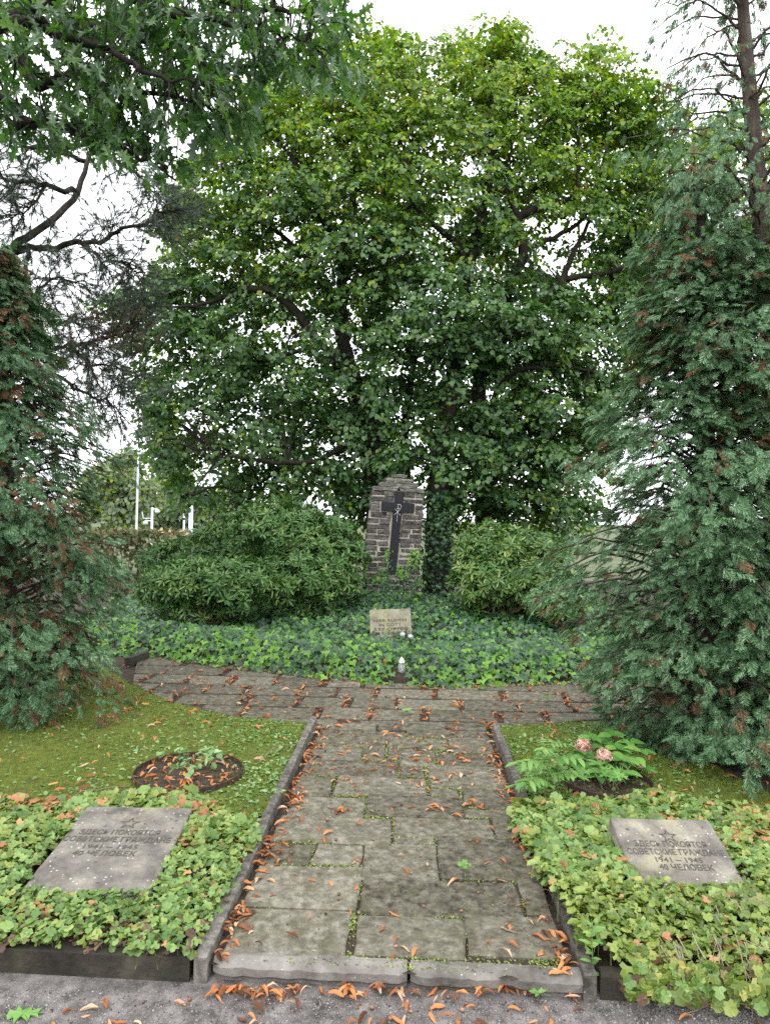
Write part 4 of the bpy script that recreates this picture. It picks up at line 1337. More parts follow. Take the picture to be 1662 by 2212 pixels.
# ---- oak reaching in from the upper left
ob = np.array([-4.6, 4.2, GZ])
oak = thing('oak_tree', tuple(ob), 'oak with large lobed leaves whose low limbs hang in above the lawn', 'tree')
mbw = MB()
mbw.add(*tube(smooth_path([ob, ob + [0.05, 0, 1.6], ob + [0.15, 0.1, 3.4], ob + [0.1, 0.2, 5.2], ob + [0.0, 0.2, 7.5]], 4), np.linspace(0.26, 0.1, 17), 10))
mbw.build('trunk', M['bark_grey'], oak, smooth=True)
OL = [([ob + [0.12, 0.1, 2.9]] + a_((-60, 230, 4.6), (40, 262, 4.5), (120, 268, 4.5), (200, 300, 4.5), (290, 330, 4.5), (380, 390, 4.5)), 0.05, 0.006),
      ([ob + [0.12, 0.1, 3.3]] + a_((-40, 130, 4.8), (80, 185, 4.7), (160, 160, 4.6), (250, 190, 4.6), (380, 210, 4.6), (520, 270, 4.6)), 0.05, 0.006),
      ([ob + [0.1, 0.2, 3.9]] + a_((0, 20, 5.2), (180, 60, 5.0), (330, 90, 4.8), (480, 150, 4.7), (600, 120, 4.7), (740, 170, 4.7)), 0.05, 0.006),
      ([ob + [0.1, 0.2, 4.2]] + a_((100, -80, 5.2), (330, -40, 5.0), (520, 10, 4.8), (650, 30, 4.8), (740, 40, 4.8)), 0.05, 0.006),
      ([ob + [0.1, 0.2, 3.6]] + a_((-20, 60, 4.2), (120, 80, 4.2), (240, 110, 4.1), (330, 160, 4.1), (420, 180, 4.1)), 0.04, 0.006),
      ([ob + [0.1, 0.2, 4.0]] + a_((60, 20, 4.3), (200, -20, 4.3), (420, 40, 4.2), (560, 60, 4.2), (660, 90, 4.3)), 0.04, 0.006)]
mbb = MB()
onodes = []
for pts, r0, r1 in OL:
    P = smooth_path(pts, 6, 0.012)
    mbb.add(*tube(P, np.linspace(r0, r1, len(P)) ** 1.0, 6))
    onodes.append(P[8:])
onodes = np.concatenate(onodes)
OPOLY = [(-40, -60), (760, -60), (748, 40), (745, 110), (792, 200), (730, 190), (640, 150), (600, 160), (530, 210), (550, 290), (500, 290), (480, 330), (400, 330), (410, 390), (350, 400), (300, 350), (240, 330),
         (170, 300), (60, 290), (-40, 300)]
pts2 = []
while len(pts2) < 430:
    X, Y = random.uniform(-40, 800), random.uniform(-60, 430)
    if in_poly(np.array([X]), np.array([Y]), OPOLY)[0]:
        pts2.append((X, Y))
OP, OD = [], []
for X, Y in pts2:
    c = np.array(at(X, Y, random.uniform(4.0, 5.2)))
    dd = np.linalg.norm(onodes - c, axis=1)
    s = onodes[np.argmin(dd)]
    mid = (s + c) / 2 + np.array([0, 0, 0.06])
    P = smooth_path([s, mid, c], 3, 0.006)
    mbb.add(*tube(P, np.linspace(0.007, 0.003, len(P)), 4))
    for q in range(random.randint(4, 6)):
        OP.append(c + rng.normal(0, 0.05, 3) + (s - c) * random.uniform(0, 0.25))
        o_ = unit(c - s) * 0.5 + rng.normal(0, 0.5, 3) + np.array([0.25, 0, -0.65])
        OD.append(o_)
mbb.build('branches', M['bark'], oak, smooth=True, kind='stuff')
OP, OD = np.array(OP), unit(np.array(OD))
vw = unit(CAMP - OP)
ON = unit(UP * 0.7 + rng.normal(0, 0.5, OP.shape) + vw * 0.1)
OR = frames(OD, ON)
OS = rng.uniform(0.095, 0.155, len(OP))
order = np.argsort(np.linalg.norm(OP - CAMP, axis=1) / OS)
OAKM = [mesh_of('leaf', sh, M['oak']) for sh in OAK]
for i in order[:300]:
    shared('leaf', OAKM[i % 3], mat4(OR[i], OP[i], OS[i]), oak)
rest = order[300:]
mbf = MB()
scatter(mbf, OAK, OP[rest], OR[rest], OS[rest])
mbf.build('crown', M['oak'], oak, kind='stuff')

# ---- pine behind the cypress, half bare
pb = np.array(at(-60, 1330, 9.4))
pb[2] = -0.02
pine = thing('pine_tree', tuple(pb), 'sparse dark pine with bare crooked limbs and needle tufts, behind the browned cypress', 'tree')
mbw = MB()
mbw.add(*tube(smooth_path([pb, pb + [0, 0, 2.0]] + a_((-40, 720, 9.4), (10, 560, 9.2), (80, 500, 9.2), (160, 430, 9.3), (190, 350, 9.4), (210, 250, 9.6), (205, 100, 9.8)), 4, 0.01), np.linspace(0.13, 0.03, 33) ** 1.2, 8))
mbw.build('trunk', M['bark_grey'], pine, smooth=True)
PLB = [(a_((20, 545, 9.2), (100, 530, 9.1), (200, 525, 9.0), (270, 500, 8.9), (330, 470, 8.9), (375, 455, 8.9)), 0.05, 0.008),
       (a_((170, 420, 9.3), (100, 400, 9.0), (20, 390, 8.8), (-40, 360, 8.8)), 0.045, 0.01),
       (a_((190, 350, 9.4), (120, 330, 9.2), (40, 310, 9), (-30, 290, 9)), 0.035, 0.008),
       (a_((205, 330, 9.5), (260, 350, 9.3), (320, 400, 9.2), (340, 440, 9.1)), 0.03, 0.006),
       (a_((60, 530, 9.2), (60, 620, 9), (110, 690, 8.9), (170, 690, 8.8), (240, 670, 8.8)), 0.035, 0.006),
       (a_((180, 526, 9), (220, 560, 8.9), (270, 570, 8.8), (310, 600, 8.8)), 0.022, 0.005),
       (a_((-40, 720, 9.4), (60, 650, 9.2), (120, 600, 9.0), (170, 610, 8.9)), 0.03, 0.006),
       (a_((-40, 800, 9.4), (80, 760, 9.1), (150, 745, 8.9), (200, 740, 8.8), (260, 700, 8.7)), 0.04, 0.006),
       (a_((150, 745, 8.9), (200, 790, 8.7), (250, 790, 8.7), (270, 830, 8.6)), 0.025, 0.005),
       (a_((80, 790, 9.1), (160, 840, 8.9), (220, 860, 8.7), (265, 900, 8.7)), 0.03, 0.005),
       (a_((200, 740, 8.8), (250, 720, 8.7), (300, 690, 8.8)), 0.02, 0.005),
       (a_((100, 400, 9), (60, 450, 8.9), (20, 470, 8.9)), 0.02, 0.005), (a_((120, 330, 9.2), (200, 310, 9.1), (280, 300, 9.1)), 0.02, 0.005)]
mbb = MB()
tips, tdir, tbr = [], [], []
for pts, r0, r1 in PLB:
    P = smooth_path(pts, 5, 0.02)
    mbb.add(*tube(P, np.linspace(r0, r1, len(P)), 5))
    for j in range(3, len(P), 1):
        for q in range(4):
            d0 = unit(unit(P[j] - P[j - 1]) * 0.6 + rng.normal(0, 0.6, 3) + np.array([0, 0, -0.15]))
            L = random.uniform(0.25, 0.7) * (1.0 if j > 6 else 0.8)
            m1 = P[j] + d0 * L * 0.5 + rng.normal(0, 0.04, 3)
            e = P[j] + d0 * L + np.array([0, 0, random.uniform(-0.12, 0.10)])
            TP = smooth_path([P[j], m1, e], 3, 0.012)
            mbb.add(*tube(TP, np.linspace(0.008, 0.004, len(TP)), 3))
            dead_ = (e[2] < 4.2 and e[2] > 3.7 and random.random() < 0.5)
            for tt in (1.0, 0.75, 0.5) if random.random() < 0.75 else (1.0,):
                k = int(tt * (len(TP) - 1))
                tips.append(TP[k]); tdir.append(unit(TP[k] - TP[k - 1])); tbr.append(1 if dead_ else 0)
                if random.random() < 0.5:
                    s2 = unit(d0 + rng.normal(0, 0.8, 3)) * random.uniform(0.08, 0.2)
                    mbb.add(*tube([TP[k], TP[k] + s2], [0.004, 0.003], 3))
                    tips.append(TP[k] + s2); tdir.append(unit(s2)); tbr.append(1 if dead_ else 0)
mbb.build('branches', M['bark'], pine, smooth=True, kind='stuff')
tips, tdir, tbr = np.array(tips), np.array(tdir), np.array(tbr)
k = 36
NP = np.repeat(tips, k, 0) - np.repeat(tdir, k, 0) * rng.uniform(0, 0.06, (len(tips) * k, 1))
ND = np.repeat(tdir, k, 0) * 0.75 + rng.normal(0, 0.62, (len(tips) * k, 3)) - UP * 0.12
NEED = [(np.array([[-0.022, 0, 0], [0.022, 0, 0], [0.0, 1, -0.06]]), np.array([(0, 1, 2)]))]
mbf = MB()
scatter(mbf, NEED, NP, frames(ND, rng.normal(size=NP.shape)), rng.uniform(0.07, 0.125, len(NP)), np.repeat(tbr, k))
mbf.build('needles', [M['needle'], M['needle_brown']], pine, kind='stuff')


# ---- cypresses
def cypress(label, base, axis, prof, n_branch, per, size, brown, seed, bare_from=None, trunk_r=0.10, lo=0.05):
    """axis: trunk points from the ground up; prof: (height, radius) of the crown"""
    t = thing('cypress_tree', tuple(base), label, 'tree', 'blue-green cypresses beside the path')
    AX = smooth_path(axis, 5)
    mbw = MB()
    mbw.add(*tube(AX, np.linspace(trunk_r, 0.025, len(AX)), 9))
    mbw.build('trunk', M['bark_grey'], t, smooth=True)
    H = [p_[0] for p_ in prof]; Rr = [p_[1] for p_ in prof]
    top = H[-1]
    az0 = 0
    mbb = MB()
    P, D, N, S_, Mi = [], [], [], [], []
    for i in range(n_branch):
        h = lo + (top - lo) * (i + random.random()) / n_branch
        az0 += 2.399 + random.uniform(-0.4, 0.4)
        sparse = bare_from is not None and h > bare_from
        if sparse and random.random() < 0.35:
            continue
        L = np.interp(h, H, Rr) * (1 + 0.22 * math.sin(h * 5.3 + az0 * 2 + seed) ) * random.uniform(0.62, 1.18)
        c = np.array([np.interp(h, AX[:, 2], AX[:, 0]), np.interp(h, AX[:, 2], AX[:, 1]), h])
        out_d = np.array([math.cos(az0), math.sin(az0), 0])
        s0 = c - UP * 0.10
        tip = c + out_d * L + UP * (random.uniform(-0.16, 0.06) * L)
        mid = c + out_d * L * 0.5 + UP * (0.10 * L)
        BP = smooth_path([s0, mid, tip], 5, 0.01)
        mbb.add(*tube(BP, np.linspace(0.014 if not sparse else 0.012, 0.004, len(BP)), 4))
        side = np.cross(out_d, UP)
        bb = random.random() < brown * 1.2
        n = int(per * (0.5 + 0.5 * L / max(Rr)) * (0.75 if sparse else 1))
        tt = 1 - np.abs(rng.normal(0, 0.38, n))
        tt = np.clip(tt, 0.12, 1.0)
        w = 0.10 + 0.22 * L * np.sqrt(np.maximum(1.02 - tt, 0.02))
        lat = rng.uniform(-1, 1, n)
        q = np.stack([np.interp(tt, np.linspace(0, 1, len(BP)), BP[:, j]) for j in range(3)], 1)
        q = q + side * (lat * w)[:, None] + UP * (rng.normal(0, 0.045, n) - np.abs(lat) * 0.06 - 0.02)[:, None]
        if sparse:
            q = q - UP * (rng.random(n) * 0.12)[:, None]
        dd = out_d * 0.8 + side * (lat * 0.75)[:, None] - UP * (rng.uniform(0.05, 0.75, n) + (0.7 if sparse else 0))[:, None] + rng.normal(0, 0.22, (n, 3))
        nn = UP * 0.75 + out_d * rng.uniform(0.0, 1.0, (n, 1)) + side * rng.normal(0, 0.35, (n, 1)) + rng.normal(0, 0.25, (n, 3))
        P.append(q); D.append(dd); N.append(nn)
        S_.append(size * rng.uniform(0.6, 1.2, n) * (0.8 if sparse else 1))
        inner = tt < 0.42
        mi = np.where(rng.random(n) < (0.42 if bb else brown * 0.35) + 0.5 * inner * brown * 2, 1, 0)
        Mi.append(mi)
    mbb.build('branches', M['bark_grey'], t, smooth=True, kind='stuff')
    P = np.concatenate(P); R = frames(np.concatenate(D), np.concatenate(N)); S_ = np.concatenate(S_); Mi = np.concatenate(Mi)
    far_side = (P - np.array([np.interp(1.0, AX[:, 2], AX[:, 0]), np.interp(1.0, AX[:, 2], AX[:, 1]), 0]))[:, 1] > 0.35
    kp = ~far_side | (rng.random(len(P)) < 0.3)
    P, R, S_, Mi = P[kp], R[kp], S_[kp], Mi[kp]
    ax_p = np.column_stack([np.interp(P[:, 2], AX[:, 2], AX[:, 0]), np.interp(P[:, 2], AX[:, 2], AX[:, 1])])
    score = np.linalg.norm(P - CAMP, axis=1) / S_
    o_ = np.argsort(score)
    picked, rest_m = [], np.ones(len(P), bool)
    for i in o_:
        X_ = CM.inverted() @ Vector(P[i])
        if abs(X_.x / -X_.z) < 0.54 and abs(X_.y / -X_.z) < 0.73:
            picked.append(i)
        if len(picked) >= 300:
            break
    rest_m[picked] = False
    msh = [[mesh_of('frond', sh, M['cypress']) for sh in SPRAY], [mesh_of('frond', sh, M['cypress_brown']) for sh in SPRAY]]
    for i in picked:
        shared('frond', msh[Mi[i]][i % 4], mat4(R[i], P[i], S_[i]), t)
    mbf = MB()
    scatter(mbf, SPRAY, P[rest_m], R[rest_m], S_[rest_m], Mi[rest_m])
    mbf.build('foliage', [M['cypress'], M['cypress_brown']], t, kind='stuff')
    return t


def up_axis(pts):
    return [np.array(p_) for p_ in pts]


cb = np.array(at(20, 1560, 5.9)); cb[2] = -0.02
cypress('cypress with many browned sprays beside the mossy lawn, in front of the pine', cb,
        [cb] + a_((15, 1250, 5.9), (8, 900, 5.9), (-4, 680, 5.9), (-10, 560, 5.9)),
        [(0, 0.72), (0.35, 0.92), (0.83, 1.08), (1.2, 1.03), (1.9, 0.86), (2.5, 0.66), (3.1, 0.44), (3.6, 0.26), (3.9, 0.10)], 270, 62, 0.118, 0.26, 1)
cb = np.array(at(1525, 1570, 5.2)); cb[2] = -0.02
cypress('dense low cypress right behind the hydrangea, its branches reaching over the paving', cb,
        [cb] + a_((1525, 1250, 5.2), (1522, 900, 5.2), (1514, 640, 5.25), (1510, 430, 5.3)),
        [(0, 0.60), (0.2, 0.80), (0.68, 0.98), (1.4, 1.08), (2.0, 0.86), (2.5, 0.70), (2.93, 0.55), (3.6, 0.52), (4.1, 0.42), (4.5, 0.15)], 270, 62, 0.118, 0.10, 2, bare_from=3.8)
cb = np.array(at(1680, 1540, 5.3)); cb[2] = -0.02
cypress('tall thin-topped cypress with bare grey trunk showing against the sky', cb,
        [cb] + a_((1678, 1250, 5.3), (1672, 900, 5.3), (1660, 640, 5.3), (1642, 470, 5.3), (1622, 250, 5.35), (1606, 60, 5.4), (1596, -120, 5.4), (1590, -300, 5.4)),
        [(0, 0.70), (0.3, 0.95), (1.0, 1.15), (2.0, 1.0), (3.0, 0.85), (3.7, 0.85), (4.3, 0.80), (5.2, 0.75), (5.9, 0.6), (6.6, 0.1)], 330, 58, 0.118, 0.12, 3, bare_from=3.75, trunk_r=0.11)


# ---- rhododendrons
def rhodo(label, base, lobes, n, size, mats, mat_p, seed, r_stuff=True):
    t = thing('rhododendron', tuple(base), label, 'bush', 'rhododendrons flanking the pillar')
    LC = np.array([l[0] for l in lobes]); LR = np.array([l[1] for l in lobes])
    mbw = MB()
    for c, r in lobes:
        for k in range(7):
            e = np.array(c) + rand_dirs(1)[0] * np.array(r) * 0.8
            b = np.array(base) + rng.normal(0, 0.12, 3) * [1, 1, 0]
            P = smooth_path([b, (b + e) / 2 + rng.normal(0, 0.08, 3), e], 4, 0.015)
            mbw.add(*tube(P, np.linspace(0.02, 0.006, len(P)), 5))
    mbw.build('stems', M['stem'], t, smooth=True, kind='stuff')
    w = (LR ** 2).sum(1)
    which = rng.choice(len(lobes), n, p=w / w.sum())
    d = rand_dirs(n)
    d[:, 2] = np.where(rng.random(n) < 0.8, np.abs(d[:, 2]), d[:, 2])
    P = LC[which] + d * LR[which] * (rng.uniform(0.78, 1.06, n) + 0.09 * vnoise(d[:, 0] * 7, d[:, 2] * 7 + which, seed))[:, None]
    ok = np.ones(n, bool)
    for c, r in lobes:                                  # drop tips buried inside another lobe
        ok &= (((P - np.array(c)) / np.array(r)) ** 2).sum(1) > 0.52
    ok &= P[:, 2] > 0.15
    P, d = P[ok], d[ok]
    n = len(P)
    nn = unit(d * 0.8 + UP * 0.45 + rng.normal(0, 0.3, (n, 3)))
    R = frames(np.cross(nn, rand_dirs(n)), nn)
    S_ = size * rng.uniform(0.7, 1.25, n)
    Mi = (rng.random(n) < mat_p).astype(int)
    facing = (P - CAMP)
    score = np.linalg.norm(facing, axis=1) / S_ + 3.0 * np.clip((nn * unit(facing)).sum(1), 0, 1) / size
    o_ = np.argsort(score)
    msh = [[mesh_of('leaf_whorl', sh, mm) for sh in ROSE] for mm in mats]
    for i in o_[:260]:
        shared('leaf_whorl', msh[Mi[i]][i % 5], mat4(R[i], P[i], S_[i]), t)
    rs = o_[260:]
    mbf = MB()
    if len(rs):
        scatter(mbf, ROSE, P[rs], R[rs], S_[rs], Mi[rs])
        # inner leaves close the bush
        ni = int(n * 0.8)
        wi = rng.choice(len(lobes), ni, p=w / w.sum())
        Q = LC[wi] + rand_dirs(ni) * LR[wi] * rng.uniform(0.4, 0.85, (ni, 1))
        Q = Q[Q[:, 2] > 0.1]
        nq = unit(rng.normal(0, 0.6, Q.shape) + UP * 0.6)
        scatter(mbf, ROSE, Q, frames(np.cross(nq, rand_dirs(len(Q))), nq), size * rng.uniform(0.7, 1.1, len(Q)), 0)
        mbf.build('foliage', mats, t, kind='stuff')
    return t


RM = [M['rhodo'], M['rhodo_light']]
rb = np.array(at(620, 1320, 10.6)); rb[2] = 0.3
rhodo('tallest dark rhododendron, a broad mound leaning towards the pillar', rb,
      [lobe(605, 1168, 120, 86, 10.6, 0.8), lobe(700, 1215, 92, 105, 10.4, 0.7), lobe(520, 1215, 120, 95, 10.8, 0.7), lobe(650, 1270, 130, 80, 10.0, 0.6), lobe(420, 1225, 120, 60, 11.2, 0.6)], 2000, 0.097, RM, 0.14, 2)
rb = np.array(at(450, 1330, 9.3)); rb[2] = 0.2
rhodo('smaller rhododendron with big leaf whorls at the edge of the ivy, nearest the browned cypress', rb,
      [lobe(450, 1275, 125, 62, 9.2, 0.6), lobe(530, 1270, 75, 60, 9.2, 0.5), lobe(380, 1280, 80, 60, 9.2, 0.5)], 950, 0.105, RM, 0.25, 5)
rb = np.array(at(1080, 1320, 10)); rb[2] = 0.35
rhodo('pale yellowish rhododendron between the pillar and the dense cypress', rb,
      [lobe(1060, 1200, 75, 65, 10.2, 0.6), lobe(1040, 1260, 65, 60, 9.9, 0.5), lobe(1150, 1210, 80, 60, 10.4, 0.6), lobe(1140, 1270, 100, 60, 9.9, 0.5), lobe(1200, 1300, 70, 40, 9.6, 0.5)], 1500, 0.105,
      [M['rhodo_light'], M['rhodo']], 0.3, 7)

# ---- hedge and posts beyond
hb = np.array(at(330, 1165, 16))
hedge = thing('hedge', (hb[0], hb[1], GZ), 'low brownish hedge with cream blossom between the cypress and the far lamp post', 'hedge')
n = 5200
hx = rng.uniform(float(at(190, 1150, 16)[0]), float(at(780, 1150, 16)[0]), n)
tq = rng.random(n)
htop = float(at(330, 1146, 16)[2])
hP = np.column_stack([hx, 16 + rng.uniform(-0.35, 0.35, n), GZ + (htop - GZ) * (1 - tq ** 1.6 * 0.95) + 0.05 * vnoise(hx * 4, tq, 2)])
mbf = MB()
hM = np.where((rng.random(n) < 0.22 * (vnoise(hx * 2.2, hx * 0, 5) > 0.0)) & (tq < 0.25), 1, 0)
scatter(mbf, LEAN[1:], hP, frames(rng.normal(size=(n, 3)) - UP * 0.4, unit(np.array([0, -0.7, 0.7]) + rng.normal(0, 0.5, (n, 3)))), rng.uniform(0.06, 0.12, n), hM)
mbf.build('foliage', [M['hedge'], M['cream']], hedge, kind='stuff')
mbf = MB()
for q in range(60):
    x0 = float(rng.choice(hx))
    mbf.add(*tube([(x0, 16, GZ), (x0 + random.gauss(0, .05), 16, 0.6), (x0 + random.gauss(0, .1), 16 + random.gauss(0, .1), htop - 0.2)], [0.015, 0.01, 0.005], 4))
mbf.build('stems', M['stem'], hedge, kind='stuff')

lp = np.array(at(295, 1140, 40))
lamp = thing('street_lamp', (lp[0], lp[1], GZ), 'tall thin white street lamp beyond the hedge', 'street lamp')
ltop = float(at(301, 938, 40)[2])
mb = MB()
mb.add(*tube([(lp[0], lp[1], GZ), (lp[0], lp[1], ltop * 0.6), (lp[0], lp[1], ltop)], [0.07, 0.055, 0.035], 10))
mb.build('pole', M['lamp_metal'], lamp, smooth=True)
mb = MB()
box(mb, (-0.42, -0.1, -0.03), (0.06, 0.1, 0.07), (lp[0], lp[1], ltop + 0.03))
mb.build('lamp_head', M['lamp_dark'], lamp)

cp = np.array(at(328, 1145, 30))
ctop = float(at(330, 1096, 30)[2])
camp = thing('camera_post', (cp[0], cp[1], GZ), 'short pale post with a white dome camera and a side bracket', 'camera post')
mb = MB()
mb.add(*tube([(cp[0], cp[1], GZ), (cp[0], cp[1], ctop)], 0.05, 10))
mb.build('pole', M['lamp_metal'], camp, smooth=True)
mb = MB()
for dx, dz in ((0.22, -0.15), (-0.28, -0.66)):
    V, T = lathe([(0.001, -0.11), (0.08, -0.09), (0.11, -0.03), (0.10, 0.03), (0.06, 0.07), (0.001, 0.08)], (cp[0] + dx, cp[1], ctop + dz), 10)
    mb.add(V, T)
    mb.add(*tube([(cp[0], cp[1], ctop + dz + 0.06), (cp[0] + dx, cp[1], ctop + dz + 0.09)], 0.025, 5))
mb.build('dome_camera', M['lamp_metal'], camp, smooth=True)
mb = MB()
mb.add(*tube([(cp[0], cp[1], ctop - 0.48), (cp[0] - 0.38, cp[1], ctop - 0.48)], 0.02, 5))
mb.add(*tube([(cp[0] - 0.38, cp[1], ctop - 0.48), (cp[0] - 0.44, cp[1], ctop - 0.2)], 0.018, 5))
mb.build('bracket', M['lamp_metal'], camp)
for X, Yt, d_, lab in ((397, 1112, 30, 'thin pale pole beyond the hedge, nearest the camera post'), (409, 1076, 30, 'thicker pale pole beyond the hedge under the hanging linden spray'),
                       (414, 1085, 31, 'second pale pole beyond the hedge, close behind a thicker one'), (505, 1078, 30, 'pale pole standing just above the tallest rhododendron')):
    q = np.array(at(X, 1150, d_))
    mb = MB()
    zt = float(at(X, Yt, d_)[2])
    mb.add(*tube([(q[0], q[1], GZ), (q[0], q[1], zt)], 0.042, 8))
    mb.add(*lathe([(0.055, 0), (0.055, 0.04), (0.001, 0.05)], (q[0], q[1], zt), 8))
    o = mb.build('pole', M['lamp_metal'], None, smooth=True, loc=(q[0], q[1], GZ))
    tag(o, lab, 'pole', 'pale poles beyond the hedge')

# ================================================================== IVY
n = 20500
ix = rng.uniform(-4.2, 3.6, n)
idd = rng.random(n) ** 1.25 * 4.6 - 0.05
iy = y_front(ix) + idd + 0.03 * vnoise(ix * 9, ix * 0, 3)
lay = rng.uniform(-0.08, 0.045, n)
iz = canopy(ix, iy) + lay + 0.045 * vnoise(ix * 4.5, iy * 4.5, 2)
# leave the plaque and the lantern place open
tooclose = (np.abs(ix - PQ[1][0] - 0.26) < 0.27) & (iy > 8.45) & (iy < 8.72)
lx, ly = float(gnd(866, 1470, 0.012)[0]), float(gnd(866, 1470, 0.012)[1])
near_l = (np.hypot(ix - lx, iy - ly) < 0.10) | ((np.abs(ix - lx) < 0.07) & (iy < ly)) | (np.hypot(ix - lx - 0.12, iy - ly - 0.02) < 0.075)
ok = ~near_l & ~(tooclose & (lay > -0.02))
ix, iy, iz, idd = ix[ok], iy[ok], iz[ok], idd[ok]
n = len(ix)
slope = np.clip(1.2 - idd * 4, 0, 1)
inr = unit(np.column_stack([rng.normal(0, 0.42, n), -0.5 - 0.9 * slope + rng.normal(0, 0.42, n), np.full(n, 0.9)]))
iax = np.column_stack([rng.normal(0, 0.7, n), -0.7 + rng.normal(0, 0.4, n), -0.45 + rng.normal(0, 0.3, n)])
young = rng.random(n) < np.clip(0.42 - idd * 0.13, 0.08, 0.6) * (0.75 + 0.35 * vnoise(ix * 2.6, iy * 2.6, 6)) * np.where(idd < 0.12, 1.7, 1)
mbf = MB()
scatter(mbf, IVY, np.column_stack([ix, iy, iz]), frames(iax, inr), rng.uniform(0.05, 0.09, n), young.astype(int))
iv = mbf.build('ivy', [M['ivy'], M['ivy_young']], None, kind='stuff')
# ivy up the foot of the pillar
ci = thing('climbing_ivy', tuple(PORG + PN * 0.05 - UP * 0.1), 'ivy shoots climbing the foot of the pillar round the black cross', 'ivy')
mbs, mbf = MB(), MB()
runs = [[(430, 2250), (425, 2000), (440, 1800), (400, 1650), (430, 1540)], [(560, 2300), (420, 2050), (330, 1930), (300, 1880)], [(620, 2300), (610, 2050), (640, 1900), (650, 1840)],
        [(760, 2300), (740, 2080), (790, 1880), (820, 1720), (860, 1600), (890, 1560)], [(900, 2300), (900, 2080), (930, 1860), (960, 1700), (975, 1580)],
        [(200, 2350), (200, 2180), (215, 2060), (220, 2000)], [(680, 2300), (720, 2050), (720, 1960)], [(350, 2300), (320, 2120), (380, 2040)], [(930, 2320), (985, 2150), (985, 2060)],
        [(100, 2350), (60, 2200), (30, 2050), (40, 1900), (20, 1760)]]
for rn in runs:
    P = smooth_path([PORG + PA * pu(x) + PB * pz(y_) + PN * 0.03 for x, y_ in rn], 7, 0.006)
    mbs.add(*tube(P, 0.003, 4))
    for j, q in enumerate(P):
        for s in range(2):
            pos = q + PA * random.gauss(0, 0.03) + PB * random.gauss(0, 0.02) + PN * random.uniform(0.005, 0.03)
            dd = np.array([PA * random.gauss(0, 0.8) - PB * random.uniform(0, 0.8) + PN * 0.2])
            scatter(mbf, IVY, pos[None], frames(dd, np.array([PN + rng.normal(0, 0.35, 3) + UP * 0.25])), np.array([random.uniform(0.032, 0.052)]), 1 if (j > len(P) * 0.45 and random.random() < 0.75) else 0)
n = 620
q = PORG + np.outer(rng.uniform(pu(-20), pu(1000), n), PA) + np.outer(rng.beta(1, 2.0, n) * 0.26 - 0.06, PB) + np.outer(rng.uniform(0.01, 0.09, n), PN)
scatter(mbf, IVY, q, frames(np.outer(rng.normal(0, 0.7, n), PA) - UP * 0.6 + PN * 0.2, PN + rng.normal(0, 0.35, (n, 3)) + UP * 0.4), rng.uniform(0.045, 0.07, n), (rng.random(n) < 0.25).astype(int))
mbs.build('stems', M['stem'], ci, kind='stuff')
mbf.build('foliage', [M['ivy'], M['ivy_young']], ci, kind='stuff')
# ivy wrapped round the thick trunk behind
tv = thing('trunk_ivy', tuple(at(945, 1300, 12.4)), 'dark ivy clothing the thick trunk behind the pillar', 'ivy')
n = 900
hh = rng.random(n)
cc = arr([at(943, 1290 - 230 * h_, 11.9) for h_ in hh])
an = rng.uniform(math.pi, 2 * math.pi, n)
dv = np.column_stack([np.cos(an), np.sin(an), np.zeros(n)])
mbf = MB()
scatter(mbf, IVY, cc + dv * rng.uniform(0.24, 0.32, (n, 1)), frames(np.column_stack([rng.normal(0, 0.4, (n, 2)), -np.ones(n)]), dv + rng.normal(0, 0.3, (n, 3)) + UP * 0.3), rng.uniform(0.05, 0.08, n))
mbf.build('foliage', M['ivy'], tv, kind='stuff')

# ================================================================== GROUND COVER BEDS, LAWN PLANTS


def stone_mask(x, y, S_, margin=0.012, lift=None):
    """points over a grave plate"""
    t, O, A, B, N, w, h = S_
    rel = np.column_stack([x, y]) - O[:2]
    a = rel @ A[:2]
    b = rel @ (B[:2] / np.linalg.norm(B[:2]))
    hb_ = h * np.linalg.norm(B[:2])
    return (a > -margin) & (a < w + margin) & (b > 0.0 + margin * 2) & (b < hb_ + margin)


def bed(name, n, xr, yr, hfun, keep, size, mats, mifun, S_, seed):
    x = rng.uniform(*xr, n)
    y = rng.uniform(*yr, n)
    ok = keep(x, y) & ~stone_mask(x, y, S_)
    x, y = x[ok], y[ok]
    n = len(x)
    top = hfun(x, y) + 0.022 * vnoise(x * 9, y * 9, seed)
    z = top * (1 - 0.55 * rng.random(n) ** 2.2)
    nr = unit(np.column_stack([rng.normal(0, 0.35, n), -0.18 + rng.normal(0, 0.35, n), np.full(n, 0.9)]))
    ax = np.column_stack([rng.normal(0, 1, n), -0.25 + rng.normal(0, 0.9, n), rng.normal(-0.15, 0.25, n)])
    s = size(x, y) * rng.uniform(0.7, 1.2, n)
    mbf = MB()
    scatter(mbf, WALD, np.column_stack([x, y, z]), frames(ax, nr), s, mifun(x, y, z / np.maximum(top, 1e-3)))
    st = rng.random(n) < 0.2
    for i in np.nonzero(st)[0][:1200]:
        mbf.add(*tube([(x[i] + random.gauss(0, .02), y[i] + random.gauss(0, .02), -0.02), (x[i], y[i], z[i])], [0.0016, 0.0012], 3), 5)
    return mbf.build(name, mats, None, kind='stuff')


def back_l(x):
    return 3.80 + 0.07 * np.sin(x * 4.1) - 0.55 * np.clip(x + 1.1, 0, 0.6)


def left_keep(x, y):
    u = (x - PO[0]) * PU[0] + (y - PO[1]) * PU[1]
    v = (x - PO[0]) * PV[0] + (y - PO[1]) * PV[1]
    edge = -0.065 + 0.03 * vnoise(v * 6, v * 0, 3) + 0.03
    return (u < edge) & (y < back_l(x)) & (v > KF + 0.02 + 0.03 * vnoise(u * 8, u * 0, 2) - 0.01)


